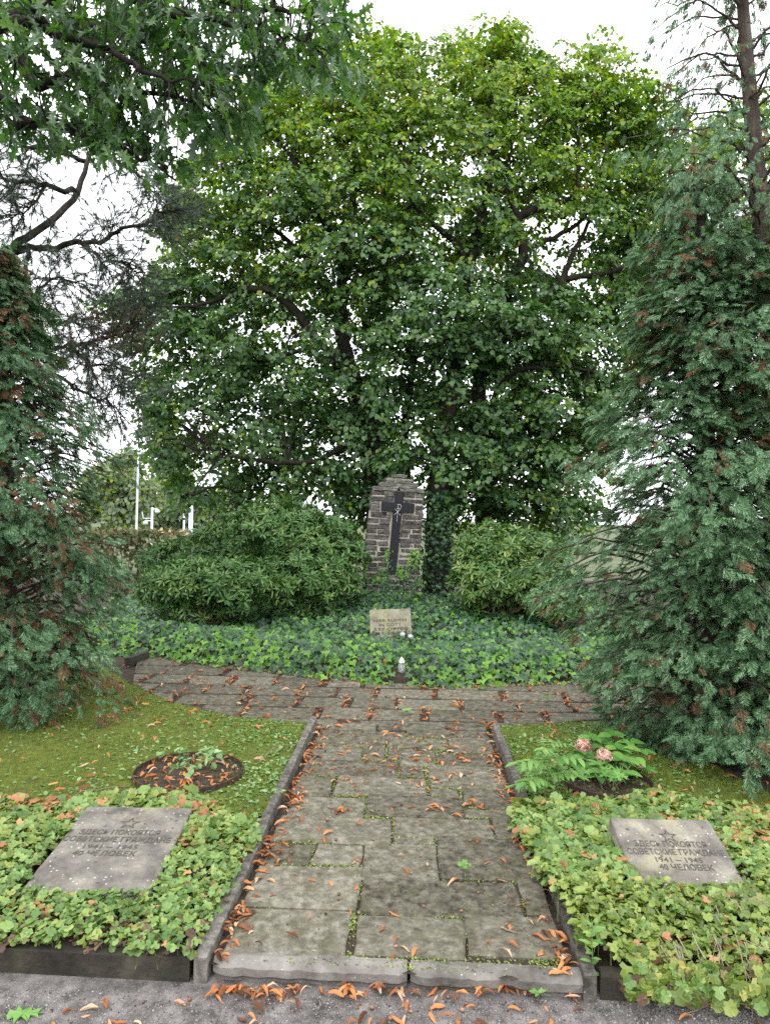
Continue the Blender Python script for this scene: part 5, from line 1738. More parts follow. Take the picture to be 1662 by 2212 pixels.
def left_mi(x, y, rel):
    far_ = np.clip((y - 3.1) / 0.7, 0, 1)
    r = rng.random(len(x))
    cl = vnoise(x * 5, y * 5, 9) > 0.05
    red = r < (0.03 + 0.42 * far_ * cl)
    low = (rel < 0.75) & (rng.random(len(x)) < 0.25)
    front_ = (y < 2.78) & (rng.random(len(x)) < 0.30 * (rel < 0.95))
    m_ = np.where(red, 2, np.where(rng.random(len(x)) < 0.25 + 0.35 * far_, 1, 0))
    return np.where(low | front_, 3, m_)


BM = [M['bed'], M['bed_olive'], M['bed_red'], M['bed_purple'], M['bed_red'], M['green_stem']]
bed('ground_cover', 16500, (-3.0, -0.55), (2.54, 4.05), lambda x, y: 0.07 + 0.025 * np.clip((y - 2.6) / 0.5, 0, 1) + 0.02 * np.clip((y - 3.3) / 0.5, 0, 1), left_keep,
    lambda x, y: np.where(y > 3.35, 0.060, 0.034) * np.where(rng.random(len(x)) < 0.1, 1.3, 1), BM, left_mi, SL, 4)


def right_keep(x, y):
    u = (x - PO[0]) * PU[0] + (y - PO[1]) * PU[1] - PW
    v = (x - PO[0]) * PV[0] + (y - PO[1]) * PV[1]
    edge = -0.01 + 0.04 * vnoise(v * 5, v * 0, 7) - 0.045 * np.exp(-((v - 1.0) / 0.6) ** 2)
    return (u > edge) & (v > KF - 0.03 + 0.03 * vnoise(u * 7, u * 0, 4)) & (y < 3.95 + 0.08 * np.sin(x * 5)) & ~((u < 0.12) & (v < 0.1))


def right_mi(x, y, rel):
    r = rng.random(len(x))
    far_ = np.clip((y - 3.0) / 0.6, 0, 1)
    sideR = np.clip((x - 1.5) / 0.6, 0, 1)
    red = r < 0.035 + 0.30 * sideR * far_ * (vnoise(x * 5, y * 5, 3) > 0)
    olive = rng.random(len(x)) < np.where(y < 2.95, 0.85, 0.35 + 0.3 * sideR)
    m_ = np.where(red, 2, np.where(olive, 1, 0))
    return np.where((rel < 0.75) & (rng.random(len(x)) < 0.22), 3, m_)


bed('ground_cover', 17500, (0.60, 2.9), (2.50, 4.1), lambda x, y: 0.10 + 0.05 * np.clip((y - 2.5) / 0.25, 0, 1) - 0.05 * np.clip((y - 3.0) / 0.5, 0, 1), right_keep,
    lambda x, y: np.where((y > 3.05) & (x < 1.3), 0.062, np.where(y > 3.3, 0.058, 0.038)), BM, right_mi, SR, 6)
# leaves hanging over the front kerb of that bed
n = 900
hu = rng.uniform(PW + 0.14, PW + 1.9, n)
hz_ = rng.uniform(0.0, 0.13, n)
hz_ = np.maximum(hz_, 0.045 + 0.05 * vnoise(hu * 6, hu * 0, 2) - 0.02 * rng.random(n))
hv = KF - 0.02 - 0.05 * np.sin(np.clip((hz_ + 0.04) / 0.16, 0, 1) * math.pi) * rng.random(n) - 0.01
P = np.outer(hu, PU) + np.outer(hv, PV) + PO
mbf = MB()
scatter(mbf, WALD, np.column_stack([P, hz_]), frames(np.column_stack([rng.normal(0, 0.5, n), -0.3 + rng.normal(0, 0.3, n), -np.ones(n)]), np.column_stack([rng.normal(0, 0.35, n), -np.ones(n), np.full(n, 0.6) + rng.normal(0, 0.3, n)])),
        rng.uniform(0.035, 0.055, n), np.where(rng.random(n) < 0.1, 3, np.where(rng.random(n) < 0.3, 0, 1)))
mbf.build('overhanging_leaves', BM, None, kind='stuff')
# dry runners
mbf = MB()
for k in range(46):
    c = random.choice((0.55, 0.62, 0.85, 1.35, 1.45, 1.2)) + random.gauss(0, 0.06)
    u = PW + c * 0.75 - 0.1
    st = np.append(w_of(u, KF + random.uniform(0.02, 0.15)), random.uniform(0.10, 0.15))
    e = np.append(w_of(u + random.gauss(0, 0.05), KF - random.uniform(0.02, 0.07)), random.uniform(-0.07, 0.02))
    mid = np.append(w_of(u + random.gauss(0, 0.03), KF - random.uniform(0.03, 0.07)), random.uniform(0.03, 0.09))
    mbf.add(*tube(smooth_path([st, mid, e], 4, 0.006), 0.0016, 3))
for k in range(24):
    u, v = PW + random.uniform(0.5, 1.3), random.uniform(0.0, 0.3)
    a0 = random.uniform(0, 6.28)
    st = np.append(w_of(u, v), 0.165)
    e = np.append(w_of(u + 0.15 * math.cos(a0), v + 0.12 * math.sin(a0)), 0.17)
    mbf.add(*tube(smooth_path([st, (st + e) / 2 + np.array([0, 0, 0.03]), e], 4, 0.008), 0.0015, 3))
mbf.build('dry_runner_stems', M['twig'], None, kind='stuff')

# ---- grass, weeds
for (poly, n, xr, yr, sd_) in ((LAWN_L, 78000, (-4.2, -0.5), (3.6, 7.3), 1), (LAWN_R, 36000, (0.8, 2.6), (3.6, 5.7), 2)):
    x, y = rng.uniform(*xr, n), rng.uniform(*yr, n)
    dens = 0.55 + 0.45 * vnoise(x * 3, y * 3, sd_)
    ok = in_poly(x, y, poly) & (rng.random(n) < dens)
    x, y = x[ok], y[ok]
    k = len(x)
    mbf = MB()
    scatter(mbf, BLADE, np.column_stack([x, y, np.full(k, 0.008)]), frames(np.column_stack([rng.normal(0, 0.5, (k, 2)), np.ones(k)]), rng.normal(size=(k, 3))), rng.uniform(0.018, 0.046, k))
    # small round and lance leaves of the weeds
    m_ = n // 3
    x, y = rng.uniform(*xr, m_), rng.uniform(*yr, m_)
    uu = np.abs((x - PO[0]) * PU[0] + (y - PO[1]) * PU[1] - (0 if sd_ == 1 else PW))
    ok = in_poly(x, y, poly) & (rng.random(m_) < np.clip(0.95 - uu * 0.55, 0.10, 1) * (0.5 + 0.7 * (vnoise(x * 6, y * 6, 8) > -0.1)))
    x, y = x[ok], y[ok]
    k = len(x)
    scatter(mbf, LEAN, np.column_stack([x, y, rng.uniform(0.006, 0.022, k)]), frames(np.column_stack([rng.normal(0, 1, (k, 2)), rng.uniform(-0.1, 0.7, k)]), unit(np.column_stack([rng.normal(0, 0.35, (k, 2)), np.ones(k)]))),
            rng.uniform(0.013, 0.034, k), 1)
    mbf.build('grass', [M['grass'], M['weed']], None, kind='stuff')

# ---- moss in the joints of the path
mbf = MB()
jx, jy = [], []
while len(jx) < 7500:
    u, v = random.uniform(0.05, PW - 0.05), random.uniform(0.0, 2.75)
    if any(a - 0.001 < u < c + 0.001 and b - 0.001 < v < d_ + 0.001 for a, b, c, d_ in SLABS):
        continue
    if vnoise(np.array([u * 7]), np.array([v * 7]), 3)[0] < -0.15 and random.random() < 0.8:
        continue
    q = w_of(u, v)
    jx.append(q[0]); jy.append(q[1])
k = len(jx)
scatter(mbf, LEAN[1:], np.column_stack([jx, jy, rng.uniform(0.001, 0.014, k)]), frames(np.column_stack([rng.normal(0, 1, (k, 2)), rng.uniform(0, 0.8, k)]), unit(np.column_stack([rng.normal(0, 0.5, (k, 2)), np.ones(k)]))), rng.uniform(0.004, 0.012, k))
mbf.build('joint_moss', M['moss'], None, kind='stuff')

# ================================================================== OBJECTS
# ---- steel planting rings
def steel_ring(c, r, h, label):
    mb = MB()
    mb.add(*lathe([(r - 0.004, -0.03), (r, -0.03), (r, h), (r - 0.006, h + 0.002), (r - 0.006, -0.03)], c, 48))
    o = mb.build('steel_ring', M['rust'], None, smooth=False, loc=c)
    return tag(o, label, 'planting ring', 'rusty planting rings in the lawn')


rcl = np.array(gnd(408, 1667, 0.03)); rcl[2] = 0.01
steel_ring(rcl, 0.335, 0.035, 'low rusty steel ring filled with dead leaves, in the mossy lawn')
rcr = np.array(gnd(1312, 1692, 0.03)); rcr[2] = 0.0
steel_ring(rcr, 0.27, 0.055, 'low rusty steel ring round the stems of the hydrangea')
# soil and litter in the ring
sh = MB()
V, T = lathe([(0.33, 0.0), (0.2, 0.012), (0.001, 0.016)], rcl + [0, 0, 0.008], 24)
sh.add(V, T)
o = sh.build('soil_in_ring', M['earth'], None, kind='stuff')
sh = MB()
V, T = lathe([(0.263, 0.0), (0.2, 0.012), (0.001, 0.016)], rcr + [0, 0, 0.012], 24)
sh.add(V, T)
o = sh.build('soil_in_ring', M['earth'], None, kind='stuff')
# weeds growing in the ring
wd = thing('weed', tuple(rcl + [0, 0.05, 0.01]), 'green weed sprouting in the middle of the leaf-filled ring', 'weed')
mbs, mbf = MB(), MB()
for k in range(26):
    a0 = random.uniform(0, 6.28)
    rr_ = random.uniform(0.02, 0.16)
    b = rcl + np.array([0.3 * rr_ * math.cos(a0), 0.05 + 0.3 * rr_ * math.sin(a0), 0.02])
    e = b + np.array([rr_ * math.cos(a0), rr_ * math.sin(a0), random.uniform(0.03, 0.11)])
    mbs.add(*tube([b, (b + e) / 2 + [0, 0, 0.01], e], [0.002, 0.0015, 0.001], 3))
    for q in range(3):
        scatter(mbf, ROUND + ELLI, (e + rng.normal(0, 0.012, 3))[None], frames(np.array([[math.cos(a0), math.sin(a0), -0.2]]) + rng.normal(0, 0.5, (1, 3)), np.array([[0, -0.3, 1.0]]) + rng.normal(0, 0.3, (1, 3))), np.array([random.uniform(0.03, 0.055)]))
mbs.build('stems', M['green_stem'], wd, kind='stuff')
mbf.build('foliage', M['weed'], wd, kind='stuff')

# ---- hydrangea
hy = thing('hydrangea', tuple(rcr), 'hydrangea with faded pink flower heads growing in the steel ring', 'hydrangea')
HYM = mesh_of('leaf', HYD, M['hydrangea'])
OKM = mesh_of('leaf', OAK[0], M['hydrangea'])


def petal_ball(c, r, n, mat, parent):
    d = rand_dirs(n)
    d = d[(d[:, 2] > -0.55)]
    mbf = MB()
    P = c + d * r * rng.uniform(0.82, 1.02, (len(d), 1))
    for k in range(4):
        tang = unit(np.cross(d, rand_dirs(len(d))))
        scatter(mbf, ROUND, P, frames(tang, d + rng.normal(0, 0.25, d.shape)), np.full(len(d), r * 0.30) * rng.uniform(0.8, 1.2, len(d)))
    V, T = lathe([(0.001, -r * 0.7), (r * 0.6, -r * 0.4), (r * 0.75, 0), (r * 0.6, r * 0.45), (0.001, r * 0.7)], c, 10)
    mbf.add(V, T)
    return mbf.build('flower_head', mat, parent)


heads = [(1258, 1612, 4.5, 0.050, 'pink'), (1303, 1633, 4.35, 0.050, 'pink'), (1380, 1651, 4.45, 0.034, 'pink'), (1195, 1650, 4.3, 0.03, 'cream')]
stems_end = []
for X, Y, d_, r, mm in heads:
    c = np.array(at(X, Y, d_))
    petal_ball(c, r, 150, M[mm], hy)
    stems_end.append((c - [0, 0, r * 0.6], 0.55))
for X, Y, d_ in ((1275, 1592, 4.7), (1322, 1590, 4.7), (1360, 1605, 4.6), (1385, 1625, 4.5), (1340, 1640, 4.4), (1290, 1665, 4.3), (1350, 1670, 4.3), (1240, 1650, 4.5), (1330, 1615, 4.55), (1265, 1635, 4.55), (1300, 1605, 4.75)):
    stems_end.append((np.array(at(X, Y, d_)), 1.0))
for e, big in stems_end:
    b = rcr + np.array([random.uniform(-0.12, 0.08), random.uniform(-0.06, 0.08), 0.0])
    P = smooth_path([b, b * 0.5 + e * 0.5 + np.array([0, 0, 0.03]), e], 5, 0.004)
    mb = MB()
    mb.add(*tube(P, np.linspace(0.006, 0.0035, len(P)), 6))
    mb.build('stem', M['stem'], hy, smooth=True)
    a0 = random.uniform(0, 6.28)
    for lv in range(3):
        q = P[-1 - lv * 2] if lv * 2 < len(P) else P[2]
        for k in range(4 if (lv == 0 and big == 1.0) else 2):
            a1 = a0 + (k * (math.pi / 2 if lv == 0 and big == 1.0 else math.pi)) + lv * math.pi / 2 + random.gauss(0, 0.2)
            d0 = np.array([[math.cos(a1), math.sin(a1), 0.30 - 0.25 * lv + random.gauss(0, 0.12)]])
            n0 = np.array([[-0.3 * math.cos(a1), -0.3 * math.sin(a1) - 0.2, 1.0]])
            shared('leaf', HYM, mat4(frames(d0, n0)[0], q, random.uniform(0.075, 0.125) * (1 - 0.12 * lv)), hy)
mb = MB()
for k in range(16):
    b = rcr + np.array([random.gauss(0, 0.07), random.gauss(0, 0.05), 0])
    mb.add(*tube([b, b + np.array([random.gauss(0, 0.05), random.gauss(0, 0.03), random.uniform(0.06, 0.2)])], [0.004, 0.002], 4))
mb.build('dead_stems', M['twig'], hy, kind='stuff')
# oak seedling in front of it
os_ = thing('oak_seedling', tuple(np.array(at(1322, 1695, 4.15))), 'young oak seedling with lobed leaves in front of the hydrangea stems', 'seedling')
sc_ = np.array(at(1322, 1668, 4.15))
mb = MB(); mb.add(*tube([np.array(at(1324, 1708, 4.15)), sc_], [0.003, 0.002], 4)); mb.build('stem', M['green_stem'], os_)
for k, a1 in enumerate((-2.9, -2.0, -1.3, -0.5, 0.5, 2.2)):
    d0 = np.array([[math.cos(a1), math.sin(a1), -0.1 + 0.3 * (k > 3)]])
    shared('leaf', OKM, mat4(frames(d0, np.array([[0, -0.5, 1.0]]))[0], sc_, random.uniform(0.085, 0.115)), os_)


# ---- ash saplings with compound leaves
def ash(loc, h, n_leaf, label, lsize):
    t = thing('ash_sapling', tuple(loc), label, 'sapling')
    me = mesh_of('leaflet', ELLI[0], M['ash'])
    loc = np.array(loc)
    tip = loc + np.array([random.gauss(0, 0.02), 0, h])
    P = smooth_path([loc, (loc + tip) / 2 + [0.008, 0, 0], tip], 5, 0.002)
    mb = MB(); mb.add(*tube(P, np.linspace(0.004, 0.002, len(P)), 5)); mb.build('stem', M['green_stem'], t, smooth=True)
    mbr = MB()
    for k in range(n_leaf):
        f = 0.35 + 0.65 * k / max(n_leaf - 1, 1)
        q = np.array([np.interp(f, np.linspace(0, 1, len(P)), P[:, j]) for j in range(3)])
        a1 = k * 2.2 + random.gauss(0, 0.3) + 1.2
        L = lsize * random.uniform(0.8, 1.15) * (1.0 if k < n_leaf - 2 else 0.6)
        d0 = np.array([math.cos(a1), math.sin(a1), 0.35])
        e = q + d0 * L - [0, 0, 0.18 * L]
        R_ = smooth_path([q, q + d0 * L * 0.5, e], 5)
        mbr.add(*tube(R_, 0.0012, 3))
        sd_ = np.cross(unit(d0), UP)
        for j in range(2, 10, 2):
            for s in (-1, 1):
                b = R_[j]
                dl = (sd_ * s * 0.85 + unit(d0) * 0.5 - UP * 0.18)[None]
                shared('leaflet', me, mat4(frames(dl + rng.normal(0, 0.06, (1, 3)), np.array([[0, -0.15, 1.0]]))[0], b, L * random.uniform(0.34, 0.46)), t)
        shared('leaflet', me, mat4(frames(unit(d0)[None] - [[0, 0, 0.3]], np.array([[0, -0.15, 1.0]]))[0], e, L * 0.42), t)
    mbr.build('leaf_stalk', M['green_stem'], t, kind='stuff')
    return t


ash(np.array(gnd(1172, 1745, 0.02)), 0.36, 9, 'taller ash sapling with feathery compound leaves beside the path kerb', 0.19)
ash(np.array(gnd(1150, 1740, 0.02)), 0.22, 6, 'shorter ash sapling close to the kerb', 0.13)
ash(np.array(gnd(1200, 1725, 0.02)), 0.27, 7, 'ash sapling leaning towards the hydrangea ring', 0.16)


# ---- small seedlings on the paving and at the kerb
def seedling(loc, hs, n, size, mesh, label, mat='green_stem', tall=0.0):
    loc = np.array(loc)
    t = thing('seedling', tuple(loc), label, 'seedling')
    mb = MB()
    tip = loc + np.array([random.gauss(0, 0.01), 0, hs])
    mb.add(*tube([loc, (loc + tip) / 2 + [0.004, 0, 0], tip], [0.002, 0.0016, 0.001], 4))
    mb.build('stem', M[mat], t)
    for k in range(n):
        a1 = k * 2.4 + random.gauss(0, 0.3)
        f = 1.0 if not tall else 0.2 + 0.8 * k / n
        d0 = np.array([[math.cos(a1), math.sin(a1), 0.55]])
        shared('leaf', mesh, mat4(frames(d0, np.array([[0, -0.45, 1.0]]) + rng.normal(0, 0.15, (1, 3)))[0], loc + (tip - loc) * f, size * random.uniform(0.75, 1.15)), t)
    return t


SEEDM = mesh_of('leaf', WALD[1], M['ash'])
LANM = mesh_of('leaf', ELLI[0], M['ash'])
seedling(gnd(1003, 1905, 0.0), 0.075, 5, 0.045, SEEDM, 'bright green seedling in a joint of the path slabs')
seedling(gnd(1183, 1530, 0.0), 0.09, 5, 0.07, LANM, 'yellow-green seedling standing in the paving close to the dense cypress')
seedling(gnd(880, 1548, 0.0), 0.05, 5, 0.05, SEEDM, 'small seedling in the paving joint at the head of the path')
seedling(gnd(1275, 2140, GZ), 0.26, 16, 0.045, LANM, 'thin tall weed growing at the corner of step and kerb', tall=1)
seedling(gnd(1160, 2160, GZ), 0.025, 6, 0.04, LANM, 'tiny green weed in the gravel at the foot of the step')
seedling(gnd(1128, 1712, 0.015), 0.02, 7, 0.045, SEEDM, 'low green weed at the path edge below the ash saplings')
seedling(gnd(600, 1730, 0.015), 0.05, 6, 0.045, LANM, 'small weed between the path and its kerb, beside the lawn')

# ---- lantern, pot and flowers at the ivy foot
L0 = np.array([lx, ly, 0.016])
ln_ = thing('grave_lantern', tuple(L0), 'glass grave candle lantern with silver cap on the paving', 'lantern')
mb = MB(); mb.add(*lathe([(0.001, 0), (0.044, 0), (0.046, 0.008), (0.040, 0.014), (0.042, 0.020), (0.036, 0.028), (0.001, 0.028)], L0, 20)); mb.build('base', M['silver'], ln_, smooth=True)
mb = MB(); mb.add(*lathe([(0.033, 0.029), (0.037, 0.05), (0.040, 0.10), (0.038, 0.14), (0.033, 0.168), (0.031, 0.168), (0.036, 0.14), (0.038, 0.10), (0.035, 0.05), (0.031, 0.031)], L0, 20)); mb.build('glass', M['glass'], ln_, smooth=True)
mb = MB(); mb.add(*lathe([(0.001, 0.030), (0.028, 0.030), (0.028, 0.048), (0.001, 0.05)], L0, 16)); mb.build('wax', M['wax'], ln_, smooth=True)
mb = MB(); mb.add(*lathe([(0.034, 0.168), (0.036, 0.172), (0.034, 0.188), (0.030, 0.19), (0.026, 0.205), (0.016, 0.222), (0.008, 0.226), (0.008, 0.234), (0.001, 0.236)], L0, 20)); mb.build('cap', M['silver'], ln_, smooth=True)
mb = MB()
mb.add(*tube([L0 + [0.004, -0.040, 0.055], L0 + [0.006, -0.0415, 0.085], L0 + [0.004, -0.0408, 0.118]], 0.0012, 4))
for dx, dz in ((0.004, 0.125), (0.012, 0.108), (-0.004, 0.10)):
    mb.add(*lathe([(0.001, -0.006), (0.006, 0), (0.001, 0.006)], L0 + [dx, -0.0405, dz], 6))
mb.build('rose_print', M['inlay'], ln_)

pp = np.array(gnd(893, 1466, 0.02)); pp[2] = 0.012
pt = thing('plant_pot', tuple(pp), 'tipped grey plastic pot of dead stems behind the lantern', 'plant pot')
mb = MB()
V, T = lathe([(0.001, 0.0), (0.04, 0.0), (0.052, 0.08), (0.056, 0.085), (0.05, 0.086), (0.045, 0.07), (0.001, 0.065)], (0, 0, 0), 16)
Rm = np.array(Matrix.Rotation(math.radians(18), 3, 'X') @ Matrix.Rotation(math.radians(-14), 3, 'Y'))
mb.add(V @ Rm.T + pp + [0, 0, 0.008], T)
mb.build('pot', M['pot'], pt, smooth=True)
mb = MB()
for k in range(34):
    a0 = random.uniform(0, 6.28)
    b = pp + [0.01, 0, 0.08]
    e = b + np.array([0.05 * math.cos(a0) * random.random(), 0.05 * math.sin(a0) * random.random(), random.uniform(0.01, 0.04)])
    mb.add(*tube(smooth_path([b, (b + e) / 2 + rng.normal(0, 0.01, 3), e], 2), 0.0015, 3))
mb.build('dead_stems', M['stem'], pt, kind='stuff')
mb = MB()
mb.add(*tube(smooth_path([pp + [0.02, -0.03, 0.06], pp + [0.06, -0.05, 0.06], pp + [0.13, -0.05, 0.035]], 4), [0.012] * 6 + [0.006] * 2 + [0.003], 4))
tag(mb.build('ribbon', M['ribbon'], None, loc=pp), 'turquoise ribbon end beside the tipped pot', 'ribbon')
# drooping green sprig round the lantern
sp = thing('fern_sprig', tuple(L0 + [0.0, 0.06, 0]), 'drooping green conifer sprig laid round the lantern', 'sprig')
mb, mbs = MB(), MB()
for k in range(13):
    a0 = random.uniform(-0.3, 3.4)
    q = L0 + np.array([0, 0.05, 0.11])
    e = q + np.array([0.11 * math.cos(a0), 0.05 * math.sin(a0) - 0.015, -0.09])
    P = smooth_path([q, (q + e) / 2 + [0, 0, 0.035], e], 5)
    mbs.add(*tube(P, 0.0016, 3))
    for j in range(2, len(P)):
        m_ = 5
        scatter(mb, ELLI, np.repeat(P[j][None], m_, 0), frames(np.repeat(unit(P[j] - P[j - 1])[None], m_, 0) + rng.normal(0, 0.6, (m_, 3)), rng.normal(size=(m_, 3))), np.full(m_, 0.024))
mbs.build('stems', M['green_stem'], sp, kind='stuff')
mb.build('foliage', M['hydrangea'], sp, kind='stuff')


def flower(loc, r, mat, label, name='cut_flower', group=None, n=60):
    loc = np.array(loc)
    t = thing(name, tuple(loc), label, 'flower', group)
    petal_ball(loc, r, n, M[mat], t)
    mb = MB(); mb.add(*tube([loc - [0, 0, r * 0.5], loc + np.array([0.01, 0.03, -r - 0.06])], 0.002, 4)); mb.build('stem', M['green_stem'], t)
    return t


for X, Y, lab in ((818, 1387, 'white flower head lowest in the ivy under the German memorial stone'), (838, 1379, 'white flower head in the ivy, second along from the lowest one'), (869, 1371, 'white flower head touching the middle of the German stone'),
                  (911 - 25, 1376, 'white flower head near the lower corner of the German stone')):
    p_ = np.array(at(X - (10 if X < 840 else 0), Y, 8.45))
    flower(p_, 0.036, 'white', lab, group='white flowers before the German stone')
flower(at(832, 1430, 7.1), 0.036, 'red', 'faded red carnation in the ivy beside the lantern', n=90)
flower(at(776, 1426, 7.2), 0.026, 'red', 'brownish red carnation half hidden in the ivy', n=60)
flower(at(752, 1350, 8.0), 0.014, 'red', 'tiny red blossom high in the ivy', n=24)
st = thing('dried_flower', tuple(at(948, 1438, 7.15)), 'pale dried spidery flower lying on the ivy', 'dried flower')
mbf = MB()
n = 22
c0 = np.array(at(945, 1434, 7.1))
STR = [(np.array([[-0.06, 0, 0], [0.06, 0, 0], [-0.07, 0.5, 0.1], [0.07, 0.5, 0.1], [0, 1, -0.1]]), np.array([(0, 1, 3), (0, 3, 2), (2, 3, 4)]))]
scatter(mbf, STR, np.repeat(c0[None], n, 0) + rng.normal(0, 0.02, (n, 3)), frames(rand_dirs(n) + np.array([0, -0.3, 0.2]), rng.normal(size=(n, 3))), rng.uniform(0.05, 0.09, n))
mbf.build('petals', M['straw'], st)

# ---- dry twigs
def twig(pts, r, label, side=True):
    P = smooth_path(pts, 4, 0.002)
    mb = MB()
    mb.add(*tube(P, np.linspace(r, r * 0.6, len(P)), 5))
    if side:
        q = P[len(P) // 2]
        mb.add(*tube([q, q + np.array([0.02, 0.015, 0.008])], [r * 0.6, r * 0.4], 4))
    return tag(mb.build('twig', M['twig'], None, loc=P[0]), label, 'twig')


twig([gnd(1082, 2004, 0.02), gnd(1098, 2010, 0.023), gnd(1114, 2014, 0.02)], 0.0045, 'short grey twig lying on the front path slab')
twig([gnd(165, 1735, 0.03), gnd(170, 1712, 0.045), gnd(230, 1702, 0.04), gnd(280, 1697, 0.035)], 0.003, 'thin bent twig lying on the lawn behind the grave plate')
twig([gnd(560, 1645, 0.05), gnd(600, 1612, 0.06), gnd(660, 1606, 0.1)], 0.0025, 'thin twig leaning on the kerb at the lawn edge')

# ---- fallen leaves
LP_, LK = [], []          # position, place


def put(x, y, z, place):
    LP_.append((x, y, z)); LK.append(place)


for k in range(560):          # drift along both kerbs
    v = random.uniform(0.0, PLEN)
    dens = 0.4 + 0.6 * (math.sin(v * 9) > -0.2)
    if random.random() > dens:
        continue
    left_ = random.random() < 0.58
    u = abs(random.gauss(0, 0.05)) + 0.012
    q = w_of(u if left_ else PW - u, v)
    put(q[0], q[1], 0.012 + max(0, 0.03 - u) * 0.9, 'kerb')
for k in range(120):
    q = w_of(random.uniform(0.08, PW - 0.08), random.uniform(0.02, PLEN))
    put(q[0], q[1], 0.017, 'path')
for k in range(130):           # drift across the upper rows
    q = w_of(random.uniform(0.2, PW - 0.2), random.choice((1.75, 1.95, 2.15, 2.25, 2.35, 2.45, 2.6, 2.7)) + random.gauss(0, 0.035))
    put(q[0], q[1], 0.018, 'path')
for cx, cy, m_ in ((0.33, 1.32, 9), (0.87, 1.40, 10), (1.1, 1.46, 8), (0.6, 0.02, 0)):
    for k in range(m_):
        q = w_of(cx + random.gauss(0, 0.03), cy + random.gauss(0, 0.02))
        put(q[0], q[1], 0.02, 'path')
for k in range(110):          # at the foot of the step
    X = random.choice((random.uniform(430, 900), random.uniform(1000, 1280), random.uniform(700, 1000), random.uniform(450, 650)))
    g = gnd(X, 2143 + abs(random.gauss(0, 10)), GZ)
    put(g.x, g.y, GZ + 0.006 + random.random() * 0.012, 'gravel')
for k in range(75):           # over the gravel
    g = gnd(random.uniform(-20, 1680), random.uniform(2140, 2240), GZ)
    if g.y < 2.46 and g.y > 1.9:
        put(g.x, g.y, GZ + 0.005, 'gravel')
nP = len(LP_)
for (x, y) in PJ:             # in the joints of the plaza
    for k in range(5):
        if random.random() < 0.62 and abs(x) < 2.8 and y < 7.9:
            put(x + random.gauss(0, 0.025), y + random.gauss(0, 0.05), 0.0 + random.random() * 0.015, 'plaza')
for k in range(230):
    x, y = random.uniform(-2.6, 2.4), random.uniform(5.5, 7.3)
    if in_poly(np.array([x]), np.array([y]), PLAZA)[0]:
        put(x, y, 0.016, 'plaza')
for k in range(110):
    x = random.uniform(-2.6, 2.2)
    put(x, float(y_front(x)) - abs(random.gauss(0, 0.06)), 0.018, 'plaza')
for k in range(75):
    x, y = random.uniform(-3.2, -0.7), random.uniform(3.9, 6.4)
    if in_poly(np.array([x]), np.array([y]), LAWN_L)[0]:
        put(x, y, 0.03, 'lawn')
for k in range(60):
    x, y = random.uniform(0.9, 2.6), random.uniform(3.7, 5.5)
    put(x, y, 0.03 if in_poly(np.array([x]), np.array([y]), LAWN_R)[0] else -0.012, 'lawn')
for k in range(100):
    a0, rr_ = random.uniform(0, 6.28), 0.32 * math.sqrt(random.random())
    put(rcl[0] + rr_ * math.cos(a0), rcl[1] + rr_ * math.sin(a0), 0.03, 'ring')
LPa = np.array(LP_)
n = len(LPa)
ang = rng.uniform(0, 6.283, n)
LR_ = frames(np.column_stack([np.cos(ang), np.sin(ang), rng.normal(0, 0.14, n)]), unit(np.column_stack([rng.normal(0, 0.28, (n, 2)), np.ones(n)])))
LS = np.where(np.arange(n) < nP, rng.uniform(0.03, 0.062, n), rng.uniform(0.04, 0.075, n))
LPa -= LR_[:, :, 1] * (LS * 0.5)[:, None] * np.array([1, 1, 0])
o_ = np.argsort(np.linalg.norm(LPa - CAMP, axis=1) / LS)
DTONE = [('orange-brown', M['dead']), ('tan', M['dead_pale']), ('brown', M['dead_dark'])]
DM = [[mesh_of('fallen_leaf', sh, m_) for sh in DEAD] for _, m_ in DTONE]
DFORM = ['curled', 'flat', 'rolled', 'bent', 'narrow', 'arched', 'folded', 'crumpled', 'twisted', 'broad']
VZ = lambda v: 'beside the step' if v < 0.35 else 'below midway' if v < 1.1 else 'midway' if v < 1.9 else 'near the cross paving'


def place_words(place, x, y):
    u, v = float(np.dot(np.array([x, y]) - PO, PU)), float(np.dot(np.array([x, y]) - PO, PV))
    if place == 'kerb':
        return 'in the drift along the ' + ('lawn-side kerb ' if u < PW / 2 else 'hydrangea-side kerb ') + VZ(v)
    if place == 'path':
        return 'on the path slabs ' + VZ(v) + (' toward the lawn kerb' if u < PW * 0.35 else ' toward the hydrangea kerb' if u > PW * 0.65 else ' in the middle')
    if place == 'gravel':
        return 'on the gravel ' + ('below the mossy dark kerb' if u < -0.05 else 'under the first step block' if u < PW * 0.5 else 'under the second step block' if u < PW else 'below the kerb with dry runners')
    if place == 'plaza':
        return 'on the cross paving ' + ('toward the browned cypress' if x < -0.6 else 'before the lantern' if x < 0.7 else 'toward the dense cypress')
    if place == 'ring':
        return 'inside the rusty ring in the mossy lawn'
    return 'in the grass ' + ('near the browned cypress' if x < -1.8 else 'near the leaf-filled ring' if x < 0 else 'near the hydrangea')


